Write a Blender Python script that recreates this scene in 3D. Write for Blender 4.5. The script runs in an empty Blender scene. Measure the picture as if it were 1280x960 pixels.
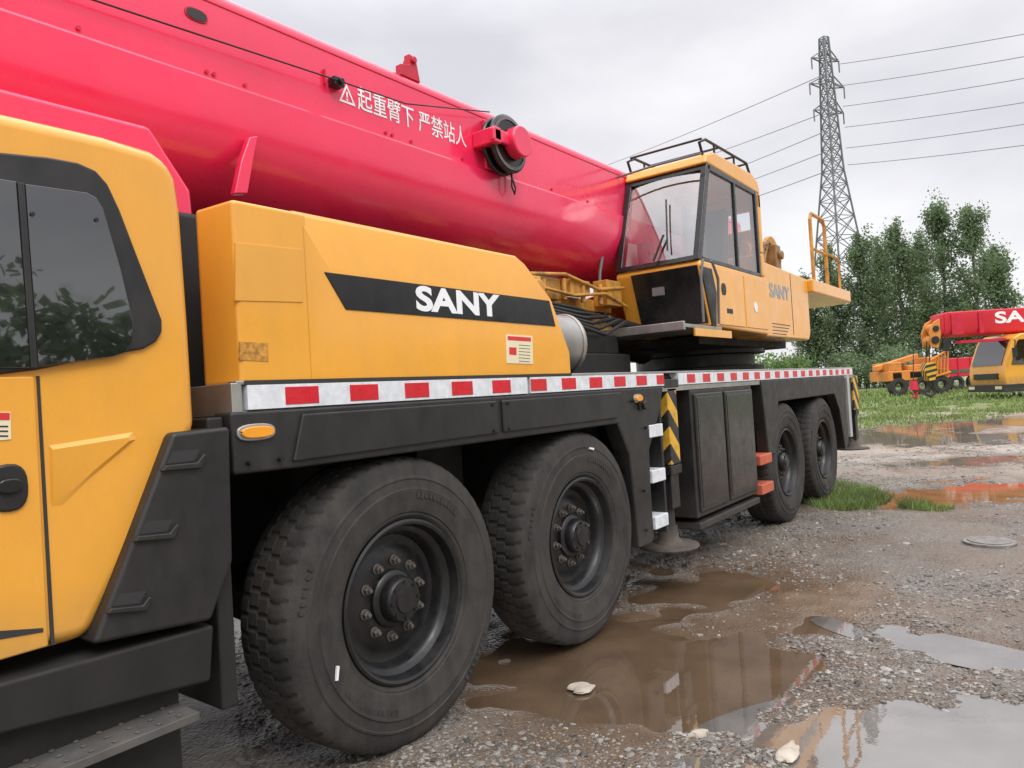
import bpy, bmesh, math, random
import numpy as np
from mathutils import Vector, Matrix
random.seed(4); rng=np.random.default_rng(4)
S=bpy.context.scene; COL=S.collection
R_=math.radians; PI=math.pi
# ------------------------------------------------------------------ camera
CP=Vector((-1.976,-2.191,1.41)); FL=900.0
RHO=R_(3.5); PIT=R_(.95); YAW=R_(37.33)
Fh=Vector((math.cos(YAW),math.sin(YAW),0)); Rh=Vector((math.sin(YAW),-math.cos(YAW),0)); UZ=Vector((0,0,1))
fw=Fh*math.cos(PIT)+UZ*math.sin(PIT); up=UZ*math.cos(PIT)-Fh*math.sin(PIT)
Rc=Rh*math.cos(RHO)-up*math.sin(RHO); Uc=Rh*math.sin(RHO)+up*math.cos(RHO)
cd=bpy.data.cameras.new('camera'); cam=bpy.data.objects.new('camera',cd); COL.objects.link(cam)
cd.sensor_width=36; cd.lens=FL/1280*36; cd.clip_end=3000; cd.clip_start=.05
M=Matrix.Identity(4)
for i in range(3):
    M[i][0]=Rc[i]; M[i][1]=Uc[i]; M[i][2]=-fw[i]; M[i][3]=CP[i]
cam.matrix_world=M; S.camera=cam
def ray(u,v): return fw+Rc*((u-640)/FL)+Uc*((480-v)/FL)
def P(u,v,y=0.0):
    d=ray(u,v); t=(y-CP.y)/d.y; p=CP+d*t; return (p.x,p.z)
def PL(y,*uv): return [P(u,v,y) for u,v in uv]
def W(u,v,dep): return CP+ray(u,v)*dep
def RF(r,f,z=0.0): p=CP+Rh*r+Fh*f; return Vector((p.x,p.y,z))

# ------------------------------------------------------------------ materials
def nt_new(name):
    m=bpy.data.materials.new(name); m.use_nodes=True; nt=m.node_tree; nt.nodes.clear()
    out=nt.nodes.new('ShaderNodeOutputMaterial'); return m,nt,out
def N(nt,t,**k):
    n=nt.nodes.new(t)
    for a,b in k.items(): setattr(n,a,b)
    return n
def math_n(nt,op,a,b=None,clamp=False):
    n=N(nt,'ShaderNodeMath',operation=op); n.use_clamp=clamp
    for i,x in enumerate((a,b)):
        if x is None: continue
        if isinstance(x,(int,float)): n.inputs[i].default_value=x
        else: nt.links.new(x,n.inputs[i])
    return n.outputs[0]
def mrange(nt,x,a,b,c,d):
    n=N(nt,'ShaderNodeMapRange'); nt.links.new(x,n.inputs[0])
    for i,v in enumerate((a,b,c,d)): n.inputs[i+1].default_value=v
    return n.outputs[0]
def mixc(nt,fac,a,b,mode='MIX'):
    n=N(nt,'ShaderNodeMix',data_type='RGBA',blend_type=mode)
    for sock,x in ((n.inputs[0],fac),(n.inputs[6],a),(n.inputs[7],b)):
        if isinstance(x,(int,float)): sock.default_value=x
        elif isinstance(x,tuple): sock.default_value=(*x,1) if len(x)==3 else x
        else: nt.links.new(x,sock)
    return n.outputs[2]
def noise(nt,vec,scale,detail=6,rough=.55):
    n=N(nt,'ShaderNodeTexNoise'); n.inputs['Scale'].default_value=scale; n.inputs['Detail'].default_value=detail; n.inputs['Roughness'].default_value=rough
    if vec is not None: nt.links.new(vec,n.inputs['Vector'])
    return n.outputs[0]
def mk(name,col,rough=.5,metal=0,var=.15,vs=3.,bump=0,bs=60,dirt=0,dcol=(.15,.115,.085),dz=None,coat=0,drough=.8,rv=.12,island=0,spec=.5,trans=0):
    m,nt,out=nt_new(name); L=nt.links
    geo=N(nt,'ShaderNodeNewGeometry'); pos=geo.outputs['Position']
    p=N(nt,'ShaderNodeBsdfPrincipled')
    p.inputs['Metallic'].default_value=metal; p.inputs['Coat Weight'].default_value=coat; p.inputs['Coat Roughness'].default_value=.10
    p.inputs['Specular IOR Level'].default_value=spec
    n1=noise(nt,pos,vs); f=mrange(nt,n1,.3,.7,1-var,1+var)
    if island:
        f=math_n(nt,'MULTIPLY',f,mrange(nt,geo.outputs['Random Per Island'],0,1,1-island,1+island))
    sc=N(nt,'ShaderNodeVectorMath',operation='SCALE'); sc.inputs[0].default_value=col; L.new(f,sc.inputs['Scale'])
    c=sc.outputs[0]; ro=mrange(nt,noise(nt,pos,vs*3,4),.3,.7,max(0,rough-rv),min(1,rough+rv))
    if dirt:
        mp=N(nt,'ShaderNodeMapping'); mp.inputs['Scale'].default_value=(1,1,.45); L.new(pos,mp.inputs[0])
        d1=mrange(nt,noise(nt,mp.outputs[0],8,10,.68),.42,.72,0,1); mask=math_n(nt,'MULTIPLY',d1,dirt,True)
        if dz:
            sx=N(nt,'ShaderNodeSeparateXYZ'); L.new(pos,sx.inputs[0])
            z=mrange(nt,sx.outputs[2],dz[1],dz[0],0,1)
            z=math_n(nt,'MULTIPLY',z,mrange(nt,noise(nt,pos,5,8,.65),.3,.65,.25,1))
            mask=math_n(nt,'MAXIMUM',mask,z,True)
        c=mixc(nt,mask,c,dcol)
        mr=N(nt,'ShaderNodeMix'); L.new(mask,mr.inputs[0]); L.new(ro,mr.inputs[2]); mr.inputs[3].default_value=drough; ro=mr.outputs[0]
    L.new(c,p.inputs['Base Color']); L.new(ro,p.inputs['Roughness'])
    if bump:
        b=N(nt,'ShaderNodeBump'); b.inputs['Strength'].default_value=bump; b.inputs['Distance'].default_value=.01
        L.new(noise(nt,pos,bs,6),b.inputs['Height']); L.new(b.outputs[0],p.inputs['Normal'])
    if trans:
        t=N(nt,'ShaderNodeBsdfTranslucent'); L.new(c,t.inputs[0]); mx=N(nt,'ShaderNodeMixShader'); mx.inputs[0].default_value=trans
        L.new(p.outputs[0],mx.inputs[1]); L.new(t.outputs[0],mx.inputs[2]); L.new(mx.outputs[0],out.inputs[0])
    else: L.new(p.outputs[0],out.inputs[0])
    return m
def mk_glass(name,tint,alpha,refl,rough=.02,wav=.25):
    m,nt,out=nt_new(name); L=nt.links
    tr=N(nt,'ShaderNodeBsdfTransparent'); tr.inputs[0].default_value=(*tint,1)
    p=N(nt,'ShaderNodeBsdfPrincipled'); p.inputs['Base Color'].default_value=(.012,.013,.013,1)
    geo=N(nt,'ShaderNodeNewGeometry'); L.new(mrange(nt,noise(nt,geo.outputs['Position'],9),.3,.7,rough,rough+.04),p.inputs['Roughness'])
    b=N(nt,'ShaderNodeBump'); b.inputs['Strength'].default_value=wav; b.inputs['Distance'].default_value=.01; L.new(noise(nt,geo.outputs['Position'],2.2,2),b.inputs['Height'])
    gl=N(nt,'ShaderNodeBsdfGlossy'); gl.inputs['Roughness'].default_value=.015; L.new(b.outputs[0],gl.inputs['Normal'])
    mx=N(nt,'ShaderNodeMixShader'); mx.inputs[0].default_value=1-alpha
    L.new(tr.outputs[0],mx.inputs[1]); L.new(p.outputs[0],mx.inputs[2])
    m2=N(nt,'ShaderNodeMixShader'); m2.inputs[0].default_value=refl; L.new(mx.outputs[0],m2.inputs[1]); L.new(gl.outputs[0],m2.inputs[2]); L.new(m2.outputs[0],out.inputs[0]); return m
def mk_stripes(name,a,b,k,kx,kz):
    m,nt,out=nt_new(name); L=nt.links
    geo=N(nt,'ShaderNodeNewGeometry'); sx=N(nt,'ShaderNodeSeparateXYZ'); L.new(geo.outputs['Position'],sx.inputs[0])
    s=math_n(nt,'ADD',math_n(nt,'MULTIPLY',sx.outputs[0],kx),math_n(nt,'MULTIPLY',sx.outputs[2],kz))
    s=math_n(nt,'ADD',s,math_n(nt,'MULTIPLY',sx.outputs[1],kx))
    fr=math_n(nt,'FRACT',math_n(nt,'MULTIPLY',s,k)); st=math_n(nt,'GREATER_THAN',fr,.5)
    p=N(nt,'ShaderNodeBsdfPrincipled'); p.inputs['Roughness'].default_value=.5
    c=mixc(nt,st,a,b); d=mrange(nt,noise(nt,geo.outputs['Position'],12,8,.7),.45,.75,0,.7)
    L.new(mixc(nt,d,c,(.13,.10,.08)),p.inputs['Base Color']); L.new(p.outputs[0],out.inputs[0]); return m
MT={}
MT['yellow']=mk('yellow_paint',(.84,.385,.042),.32,var=.05,vs=1.5,dirt=.16,dcol=(.42,.24,.07),dz=(.75,1.0),coat=.45)
MT['yellow_patch']=mk('faded_yellow',(.76,.37,.06),.5,var=.06)
MT['yellowold']=mk('oily_yellow_paint',(.62,.30,.05),.5,var=.3,vs=8,dirt=.85,dcol=(.09,.055,.03))
MT['red']=mk('red_paint',(.84,.022,.095),.28,var=.08,vs=1.2,dirt=.14,dcol=(.54,.06,.09),coat=.55)
MT['reddark']=mk('red_casting',(.58,.014,.045),.45,var=.15,dirt=.2,dcol=(.2,.03,.03))
MT['black']=mk('black_panel',(.015,.0145,.015),.45,var=.25,dirt=.26,dcol=(.068,.060,.052),dz=(.3,.7))
MT['gloss']=mk('gloss_black',(.011,.011,.012),.22,var=.25,dirt=.14,dcol=(.08,.07,.058),dz=(.3,.6))
MT['dark']=mk('underbody_dark',(.013,.012,.011),.7,var=.3,dirt=.2,dcol=(.045,.038,.032))
MT['rubber']=mk('tyre_rubber',(.034,.032,.031),.76,var=.25,vs=8,bump=.25,bs=160,dirt=.6,dcol=(.088,.076,.064),rv=.08,spec=.35)
MT['rim']=mk('rim_black',(.009,.009,.010),.34,var=.3,vs=10,dirt=.3,dcol=(.05,.04,.032))
MT['nut']=mk('nut_steel',(.12,.108,.095),.55,metal=.3,var=.3,vs=40)
MT['steel']=mk('dull_steel',(.45,.44,.42),.42,metal=.8,var=.15,dirt=.35,dcol=(.2,.17,.13))
MT['alu']=mk('aluminium',(.62,.63,.64),.4,metal=.6,var=.1,dirt=.3,dcol=(.25,.22,.18))
MT['grey']=mk('grey_paint',(.16,.16,.165),.5,dirt=.3)
MT['tread']=mk('dirty_step_tread',(.085,.082,.078),.55,var=.3,vs=9,dirt=.5,dcol=(.15,.125,.10))
MT['white']=mk('white_paint',(.82,.83,.84),.45,var=.05,dirt=.12,dcol=(.5,.47,.42))
MT['wstrip']=mk('white_reflector',(.72,.75,.79),.32,var=.14,vs=26,dirt=.35,dcol=(.42,.40,.38))
MT['rstrip']=mk('red_reflector',(.62,.012,.025),.3,var=.1,vs=30,dirt=.25,dcol=(.3,.06,.05))
MT['orange']=mk('orange_step',(.55,.12,.06),.55,var=.2,dirt=.4)
MT['amber']=mk('amber_lens',(.85,.33,.02),.2,var=.1,coat=.5)
MT['label']=mk('label_paper',(.78,.70,.48),.55,var=.08)
MT['labelred']=mk('label_red',(.65,.03,.03),.5,var=.05)
MT['ink']=mk('label_ink',(.03,.03,.03),.6,var=.1)
MT['oil']=mk('brown_machinery',(.30,.17,.06),.5,var=.4,vs=9,dirt=.5,dcol=(.06,.045,.03))
MT['hose']=mk('black_hose',(.02,.02,.02),.45,var=.2)
MT['glassdark']=mk_glass('tinted_glass',(.45,.47,.44),.35,.10)
MT['sideglass']=mk_glass('side_glass',(.05,.05,.05),.0,.13)
MT['glass']=mk_glass('windscreen_glass',(.92,.95,.95),.88,.36,wav=.1)
MT['glass2']=mk_glass('cab_side_glass',(.90,.95,.97),.88,.34,wav=.1)
MT['hazard']=mk_stripes('hazard_stripes',(.02,.02,.02),(.75,.42,.03),4.2,1,1)
MT['seat']=mk('seat_fabric',(.05,.05,.055),.8)
MT['liner']=mk('cab_liner',(.78,.78,.78),.8)
MT['rust']=mk('rusty_steel',(.080,.065,.055),.75,var=.4,vs=14,dirt=.4,dcol=(.11,.09,.07))
MT['lattice']=mk('galvanised_steel',(.17,.175,.19),.6,metal=.2)
MT['wire']=mk('wire',(.26,.26,.28),.6)
MT['bark']=mk('bark',(.13,.115,.10),.9,var=.4,vs=2)
MT['leaf']=mk('poplar_leaves',(.185,.255,.135),.65,var=.22,vs=.5,island=.25,trans=.45)  # leaf colour lightened and greyed to put distance haze into it
MT['leaf2']=mk('bush_leaves',(.17,.27,.09),.6,var=.35,vs=.8,island=.35,trans=.4)
MT['grass']=mk('grass_blades',(.20,.275,.080),.6,var=.4,vs=.7,island=.45,trans=.3)
MT['stone']=mk('gravel_stones',(.185,.170,.152),.42,var=.28,vs=3,island=.7,bump=.2,bs=200)
MT['pale']=mk('pale_stone',(.45,.40,.33),.6,var=.25,vs=12,bump=.4,bs=60,dirt=.3)
MT['orangepaint']=mk('orange_paint',(.70,.25,.04),.5,var=.2,vs=1,dirt=.3)
MT['farred']=mk('far_red_paint',(.66,.025,.05),.4,var=.12,vs=.6)
MT['green']=mk('green_tarp',(.05,.12,.08),.6,var=.3,vs=1)
MT['lettering']=mk('white_lettering',(.85,.86,.88),.45,var=.04)
MT['greytext']=mk('grey_lettering',(.30,.36,.40),.45,var=.04)

# ------------------------------------------------------------------ mesh builder
class MB:
    def __init__(s): s.v=[];s.f=[];s.mi=[];s.k=0
    def add(s,vs,fs):
        b=len(s.v); s.v+=[tuple(p) for p in vs]; s.f+=[tuple(i+b for i in f) for f in fs]; s.mi+=[s.k]*len(fs); return s
    def box(s,x0,x1,y0,y1,z0,z1):
        v=[(x,y,z) for z in (z0,z1) for y in (y0,y1) for x in (x0,x1)]
        return s.add(v,[(0,2,3,1),(4,5,7,6),(0,1,5,4),(2,6,7,3),(0,4,6,2),(1,3,7,5)])
    def _pr(s,a,b):
        n=len(a); return s.add(a+b,[tuple(range(n)),tuple(range(2*n-1,n-1,-1))]+[(i,(i+1)%n,n+(i+1)%n,n+i) for i in range(n)])
    def prism(s,pts,y0,y1): return s._pr([(x,y0,z) for x,z in pts],[(x,y1,z) for x,z in pts])
    def prism_x(s,pts,x0,x1): return s._pr([(x0,y,z) for y,z in pts],[(x1,y,z) for y,z in pts])
    def prism_z(s,pts,z0,z1): return s._pr([(x,y,z0) for x,y in pts],[(x,y,z1) for x,y in pts])
    def cyl(s,p0,p1,r0,r1=None,n=20):
        r1=r0 if r1 is None else r1
        p0=Vector(p0);p1=Vector(p1); d=(p1-p0).normalized(); a=d.orthogonal().normalized(); b=d.cross(a)
        A=[p0+(a*math.cos(2*PI*i/n)+b*math.sin(2*PI*i/n))*r0 for i in range(n)]
        B=[p1+(a*math.cos(2*PI*i/n)+b*math.sin(2*PI*i/n))*r1 for i in range(n)]
        return s._pr(A,B)
    def tube(s,pts,r,n=8):
        pts=[Vector(p) for p in pts]; m=len(pts); rs=r if isinstance(r,(list,tuple)) else [r]*m
        a=None; vs=[]
        for i,p in enumerate(pts):
            d=(pts[min(i+1,m-1)]-pts[max(i-1,0)]).normalized()
            a=d.orthogonal().normalized() if a is None else (a-d*a.dot(d)).normalized()
            b=d.cross(a)
            vs+=[p+(a*math.cos(2*PI*j/n)+b*math.sin(2*PI*j/n))*rs[i] for j in range(n)]
        fs=[(i*n+j,i*n+(j+1)%n,(i+1)*n+(j+1)%n,(i+1)*n+j) for i in range(m-1) for j in range(n)]
        fs+=[tuple(range(n)),tuple(range((m-1)*n,m*n))]
        return s.add(vs,fs)
    def lathe_y(s,prof,n=64,c=(0,0,0),close=False):
        m=len(prof); vs=[]
        for r,y in prof:
            r=max(r,.0005); vs+=[(c[0]+r*math.cos(2*PI*i/n),c[1]+y,c[2]+r*math.sin(2*PI*i/n)) for i in range(n)]
        K=m if close else m-1
        fs=[(i*n+j,i*n+(j+1)%n,((i+1)%m)*n+(j+1)%n,((i+1)%m)*n+j) for i in range(K) for j in range(n)]
        return s.add(vs,fs)
    def build(s,name,mat,parent=None,bevel=0,seg=2,smooth=35,loc=None):
        me=bpy.data.meshes.new(name); me.from_pydata(s.v,[],s.f)
        ms=mat if isinstance(mat,(list,tuple)) else [mat]
        for m in ms: me.materials.append(MT[m] if isinstance(m,str) else m)
        if len(ms)>1: me.polygons.foreach_set('material_index',s.mi)
        bm=bmesh.new(); bm.from_mesh(me); bmesh.ops.recalc_face_normals(bm,faces=bm.faces); bm.to_mesh(me); bm.free()
        if smooth:
            me.polygons.foreach_set('use_smooth',[True]*len(me.polygons)); me.set_sharp_from_angle(angle=R_(smooth))
        o=bpy.data.objects.new(name,me); COL.objects.link(o)
        if parent is not None:
            o.parent=parent
            if loc is None and parent.type=='EMPTY' and parent.get('worldbuilt'): o.location=-parent.location
        if loc is not None: o.location=loc
        if bevel:
            b=o.modifiers.new('bevel','BEVEL'); b.width=bevel; b.segments=seg; b.limit_method='ANGLE'; b.angle_limit=R_(28); b.harden_normals=True
        return o
def empty(name,loc,label,cat,group=None,rz=0,world=True):
    o=bpy.data.objects.new(name,None); COL.objects.link(o); o.location=loc; o.rotation_euler=(0,0,rz); o.empty_display_size=.2
    o['label']=label;o['category']=cat
    if group:o['group']=group
    if world:o['worldbuilt']=1
    return o
def tag(o,label=None,cat=None,group=None,kind=None):
    for k,v in (('label',label),('category',cat),('group',group),('kind',kind)):
        if v:o[k]=v
    return o
def text(body,name,mat,parent,org,ex,ey,width=None,height=None,bold=0.0,ext=.0):
    cu=bpy.data.curves.new('tmp','FONT'); cu.body=body; cu.size=1; cu.offset=bold; cu.resolution_u=6
    to=bpy.data.objects.new('tmp',cu); COL.objects.link(to); bpy.context.view_layer.update()
    dg=bpy.context.evaluated_depsgraph_get(); me=bpy.data.meshes.new_from_object(to.evaluated_get(dg))
    bpy.data.objects.remove(to)
    if not len(me.vertices): return None
    co=np.array([v.co[:] for v in me.vertices]); mn=co.min(0); mx=co.max(0)
    sx=width/(mx[0]-mn[0]) if width else None; sy=height/(mx[1]-mn[1]) if height else None
    sx=sx or sy; sy=sy or sx
    ex=Vector(ex);ey=Vector(ey);org=Vector(org)
    for v in me.vertices: v.co=org+ex*((v.co.x-mn[0])*sx)+ey*((v.co.y-mn[1])*sy)
    me.materials.append(MT[mat]); o=bpy.data.objects.new(name,me); COL.objects.link(o)
    if parent is not None:
        o.parent=parent
    return o
X1=(1,0,0); Z1=(0,0,1); O0=(0,0,0)

# ================================================================== CRANE
crane=empty('mobile_crane',(3.5,1.35,0),'large yellow and red truck crane in the foreground with its boom lowered over the cab','crane')
def part(mb,name,mat,parent=crane,**k): return mb.build(name,mat,parent,**k)
# ---- chassis
m=MB(); m.box(-.62,8.35,.05,2.65,1.385,1.485)
for y in (.85,1.6): m.box(-.7,8.2,y,y+.28,.72,1.385)
for x in (.12,1.51,5.3,6.68):
    m.cyl((x,.35,.6),(x,2.35,.6),.1,n=16); m.cyl((x,1.1,.62),(x,1.6,.62),.26,.2,n=16)
m.box(2.2,4.9,.55,2.2,.55,1.385); m.box(-.66,-.5,.3,2.4,.5,1.385); m.box(3.0,4.6,.12,.6,1.0,1.385); m.box(7.6,8.3,.3,2.4,.8,1.385)
m.box(.65,1.0,.45,2.2,.75,1.385)
part(m,'chassis','dark',bevel=.01)
m=MB(); m.box(-.62,8.36,.0,.05,1.375,1.415); m.box(-.62,8.36,.0,.06,1.503,1.517); m.box(-.64,-.60,.0,.5,1.40,1.51)
part(m,'deck_trim','steel',bevel=.004)
m=MB(); m.box(-.75,.9,.62,2.2,1.49,2.25); m.box(-.72,-.60,.42,.62,1.49,2.3); part(m,'engine_block','dark',bevel=.03)
# ---- reflective strips: silver-white tape on the rail with inset red blocks
def strip(x,x1,k=0):
    m=MB(); m.k=0; m.box(x,x1,-.007,.06,1.417,1.501)
    while x<x1-.05:
        if k%2: m.k=1; m.box(x+.002,min(x+.146,x1),-.0095,.0,1.428,1.491)
        x+=.146;k+=1
    part(m,'reflective_strip',['wstrip','rstrip'],bevel=.0015)
strip(-.585,1.02,0); strip(1.045,2.62,1); strip(2.86,8.28,0)
# ---- front fender
m=MB()
m.prism([(-.655,1.413),(2.60,1.413),(2.50,1.22),(2.33,1.0),(2.30,.40),(2.11,.40),(2.05,1.0),(1.93,1.20),(-.40,1.20),(-.655,1.205)],-.012,.10)
m.box(-.655,2.3,.10,.68,1.30,1.385)
ff=part(m,'front_fender','black',bevel=.012)
m=MB()
m.prism([(-.38,1.392),(.74,1.392),(.74,1.235),(-.43,1.225)],-.026,.0); m.build('fender_panel','black',ff,bevel=.008,loc=O0)
m=MB(); m.prism([(.78,1.392),(1.98,1.392),(1.90,1.235),(.78,1.235)],-.026,.0); m.build('fender_panel','black',ff,bevel=.008,loc=O0)
def oval(cx,cz,rx,rz,y0,y1,n=20,sq=2.6):
    pts=[]
    for i in range(n):
        a=2*PI*i/n; c=math.cos(a); s_=math.sin(a)
        pts.append((cx+rx*math.copysign(abs(c)**(2/sq),c),cz+rz*math.copysign(abs(s_)**(2/sq),s_)))
    return MB().prism(pts,y0,y1)
for (u,v,rx,rz) in ((321,540,.062,.020),(798,498,.045,.02)):
    cx,cz=P(u,v,-.02); o=oval(cx,cz,rx+.012,rz+.009,-.022,0).build('marker_light','steel',crane,bevel=.004)
    oval(cx,cz,rx,rz,-.034,-.01).build('lens','amber',o,bevel=.006,loc=O0)
fb=None
for i,(x,z) in enumerate(((-.60,1.24),(-.48,1.24),(.70,1.375),(.82,1.375),(.70,1.25),(.82,1.25),(2.2,.50),(2.2,.75),(2.28,1.15),(2.12,1.33))):
    if fb is None: fb=MB().cyl((0,-.012,0),(0,-.033,0),.009,n=6).build('bolt','gloss',ff,loc=(x,0,z))
    else:
        o=fb.copy(); COL.objects.link(o); o.parent=ff; o.location=(x,0,z)
m=MB().box(2.20,2.30,-.03,.0,1.27,1.33).cyl((2.25,-.05,1.30),(2.25,-.02,1.30),.03,n=14); m.build('latch','gloss',ff,loc=O0,bevel=.006)
# rear fender
m=MB()
m.prism([(4.62,1.413),(7.80,1.413),(7.80,.55),(7.62,.50),(7.45,1.0),(7.25,1.20),(5.10,1.20),(4.95,1.0),(4.90,.72),(4.72,.72)],-.012,.10)
m.box(4.72,7.7,.1,.68,1.30,1.385)
part(m,'rear_fender','black',bevel=.012)
m=MB(); m.box(7.95,8.06,-.01,.1,.62,1.41); part(m,'rear_bracket','alu',bevel=.006)
m=MB(); m.box(8.10,8.3,.02,.3,1.0,1.38); part(m,'rear_box','black',bevel=.006)
# ---- wheels
def tyre():
    prof=[(.325,.07,0),(.332,.034,0),(.352,.016,0),(.362,.016,0),(.366,.010,0),(.40,.003,0),(.44,.0,0),(.455,-.004,0),(.462,-.004,0),(.466,.001,0),(.50,.003,0),(.504,-.0005,0),(.512,.001,0),(.516,.006,0),(.54,.011,0),
      (.560,.017,0),(.570,.022,1),(.583,.031,1),(.592,.046,1),(.597,.068,1),(.599,.098,1),(.600,.128,1),(.590,.130,0),(.590,.136,0),(.601,.138,2),(.602,.20,2),(.590,.202,0),(.590,.208,0),(.602,.210,3),(.601,.277,3),(.590,.279,0),(.590,.286,0),
      (.600,.288,4),(.597,.34,4),(.583,.375,4),(.56,.39,4),(.545,.396,0),(.44,.415,0),(.35,.40,0),(.325,.35,0)]
    n=432; vs=[]; 
    for r,y,k in prof:
        for i in range(n):
            rr=r; yy=y if y<.08 else .08+(y-.08)*.80
            if k:
                ph={1:0,2:2,3:4,4:1}[k]; zig=int(1.3*math.sin(y*45)) 
                if (i+ph+zig)%8<2:
                    rr=r-(.0075 if r>.585 else .002)
            a=2*PI*i/n; z=rr*math.sin(a)
            if z<-.588: z=-.588; yy=yy-.006 if y<.1 else yy
            vs.append((rr*math.cos(a),yy,z))
    mth=len(prof); fs=[(i*n+j,i*n+(j+1)%n,(i+1)*n+(j+1)%n,(i+1)*n+j) for i in range(mth-1) for j in range(n)]
    m=MB(); m.add(vs,fs); return m
def make_wheel(x):
    loc=Vector((x,0,.588))-crane.location
    w=MB().lathe_y([(.322,.075),(.333,.040),(.335,.020),(.325,.014),(.314,.020),(.308,.040),(.302,.062),(.285,.074),(.274,.085),(.268,.115),(.262,.135),(.240,.142),(.215,.136),(.19,.120),(.14,.115),(.09,.115),(0,.115)],72).build('wheel','rim',crane,loc=loc)
    tyre().build('tyre','rubber',w,smooth=28,loc=O0)
    h=MB().lathe_y([(.122,.12),(.120,.098),(.112,.090),(.098,.086),(.094,.048),(.084,.036),(.055,.032),(.052,.024),(.0,.022)],32)
    for k in range(8):
        a=2*PI*k/8; h.cyl((.074*math.cos(a),.042,.074*math.sin(a)),(.074*math.cos(a),.028,.074*math.sin(a)),.008,n=6)
    h.build('hub','rim',w,loc=O0)
    rs=random.Random(5)
    for a0,nn,rad in ((80,11,.435),(255,13,.435),(170,6,.535),(330,8,.535)):
        e=MB()
        for q in range(nn):
            a=R_(a0-q*3.3); ca,sa=math.cos(a),math.sin(a); c=Vector((ca,0,sa))*rad; t=Vector((-sa,0,ca)); r_=Vector((ca,0,sa)); wd=.007; ht=.014*rs.uniform(.7,1)
            yb_=-.0035 if rad<.5 else .005
            pts=[c+t*wd+r_*ht,c-t*wd+r_*ht*rs.uniform(.4,1),c-t*wd-r_*ht,c+t*wd-r_*ht*rs.uniform(.4,1)]
            e._pr([(p.x,yb_,p.z) for p in pts],[(p.x,.016,p.z) for p in pts])
        e.build('sidewall_mark','rubber',w,loc=O0)
    nm=None
    for k in range(10):
        a=2*PI*(k+.3)/10; lx,lz=.157*math.cos(a),.157*math.sin(a)
        if nm is None:
            o=MB().cyl((0,.119,0),(0,.092,0),.017,n=6).cyl((0,.092,0),(0,.078,0),.009,n=10).cyl((0,.117,0),(0,.110,0),.023,n=14).build('lug_nut','nut',w,bevel=.002,loc=(lx,0,lz)); nm=o
        else:
            o=nm.copy(); COL.objects.link(o); o.parent=w; o.location=(lx,0,lz)
    return w
WX=(.12,1.51,5.36,6.74)
w0=make_wheel(WX[0])
def dup_tree(o,parent):
    c=o.copy(); COL.objects.link(c); c.parent=parent
    for ch in list(o.children):
        d=ch.copy(); COL.objects.link(d); d.parent=c
    return c
for i,x in enumerate(WX[1:]):
    w=dup_tree(w0,crane); w.location=Vector((x,0,.588))-crane.location
for x in WX:
    w=w0.copy(); COL.objects.link(w); w.parent=crane; w.location=Vector((x,2.7,.588))-crane.location; w.rotation_euler=(0,0,PI)
    t=w0.children[0].copy(); COL.objects.link(t); t.parent=w
for (x,a,r,l) in ((WX[0],R_(202),.43,.05),(WX[1],R_(78),.50,.045)):
    ca,sa=math.cos(a),math.sin(a); t=Vector((-sa,0,ca)); q=Vector((ca,0,sa)); c=Vector((x,-.008,.588))+q*r
    if x<1:t=Vector((.2,0,1)).normalized(); q=Vector((1,0,-.2)).normalized()
    m=MB(); pts=[c+t*l*.5+q*.005,c+t*l*.5-q*.005,c-t*l*.5-q*.006,c-t*l*.5+q*.006]
    m._pr([p.to_tuple() for p in pts],[(p+Vector((0,.012,0))).to_tuple() for p in pts]); part(m,'chalk_mark','white')
# ---- driver cab
zr=P(100,165)[1]
zb=P(115,798)[1]
body=[(-2.7,zb),(P(115,798)[0],zb)]+PL(0,(248,535),(240,400),(230,262),(224,222),(212,200),(192,186))+[(-1.0,zr+.012),(-1.3,zr+.01),(-2.3,zr-.02),(-2.6,2.0),(-2.75,1.5)]
m=MB().prism(body,0,2.6); dc=part(m,'driver_cab','yellow',bevel=.045,seg=4)
zt=P(0,190,-.01)[1]; zl=P(0,470,-.01)[1]
m=MB().prism([(-2.4,zt-.02)]+PL(-.012,(0,190),(60,196),(98,203),(120,213),(135,230),(150,262),(176,330),(203,400),(203,415),(196,427),(180,436),(110,449),(48,462),(0,468))+[(-2.5,zl)],-.014,.02)
wf=m.build('window_frame','black',dc,bevel=.008,loc=O0)
m=MB().prism(PL(-.018,(31,230),(108,241),(120,247),(128,260),(150,335),(166,402),(165,428),(156,441),(140,446),(47,459)),-.0215,-.010); m.build('side_window','sideglass',dc,loc=O0,bevel=.002)
m=MB().prism([(-2.25,zt-.09)]+PL(-.018,(20,227),(38,460))+[(-2.3,zl+.03)],-.0215,-.010); m.build('side_window','sideglass',dc,loc=O0,bevel=.002)
m=MB().prism(PL(-.02,(21,228),(30,229),(47,460),(38,461)),-.026,-.01); m.build('window_pillar','black',dc,loc=O0,bevel=.003)
bt=None
for (u,v) in ((40,268),(120,275),(153,425),(52,440)):
    x,z=P(u,v,-.02)
    if bt is None: bt=MB().cyl((0,-.019,0),(0,-.026,0),.006,n=12).build('window_button','gloss',dc,loc=(x,0,z))
    else:
        o=bt.copy(); COL.objects.link(o); o.parent=dc; o.location=(x,0,z)
m=MB().prism([(-2.55,zl-.01)]+PL(-.008,(43,470),(61,808))+[(-2.55,P(0,832)[1])],-.010,.01); dr=m.build('door','yellow',dc,loc=O0,bevel=.006)
m=MB().prism(PL(0,(45,470),(49,470),(68,806),(63,806)),-.003,.01); m.build('door_gap','ink',dc,loc=O0)
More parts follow.
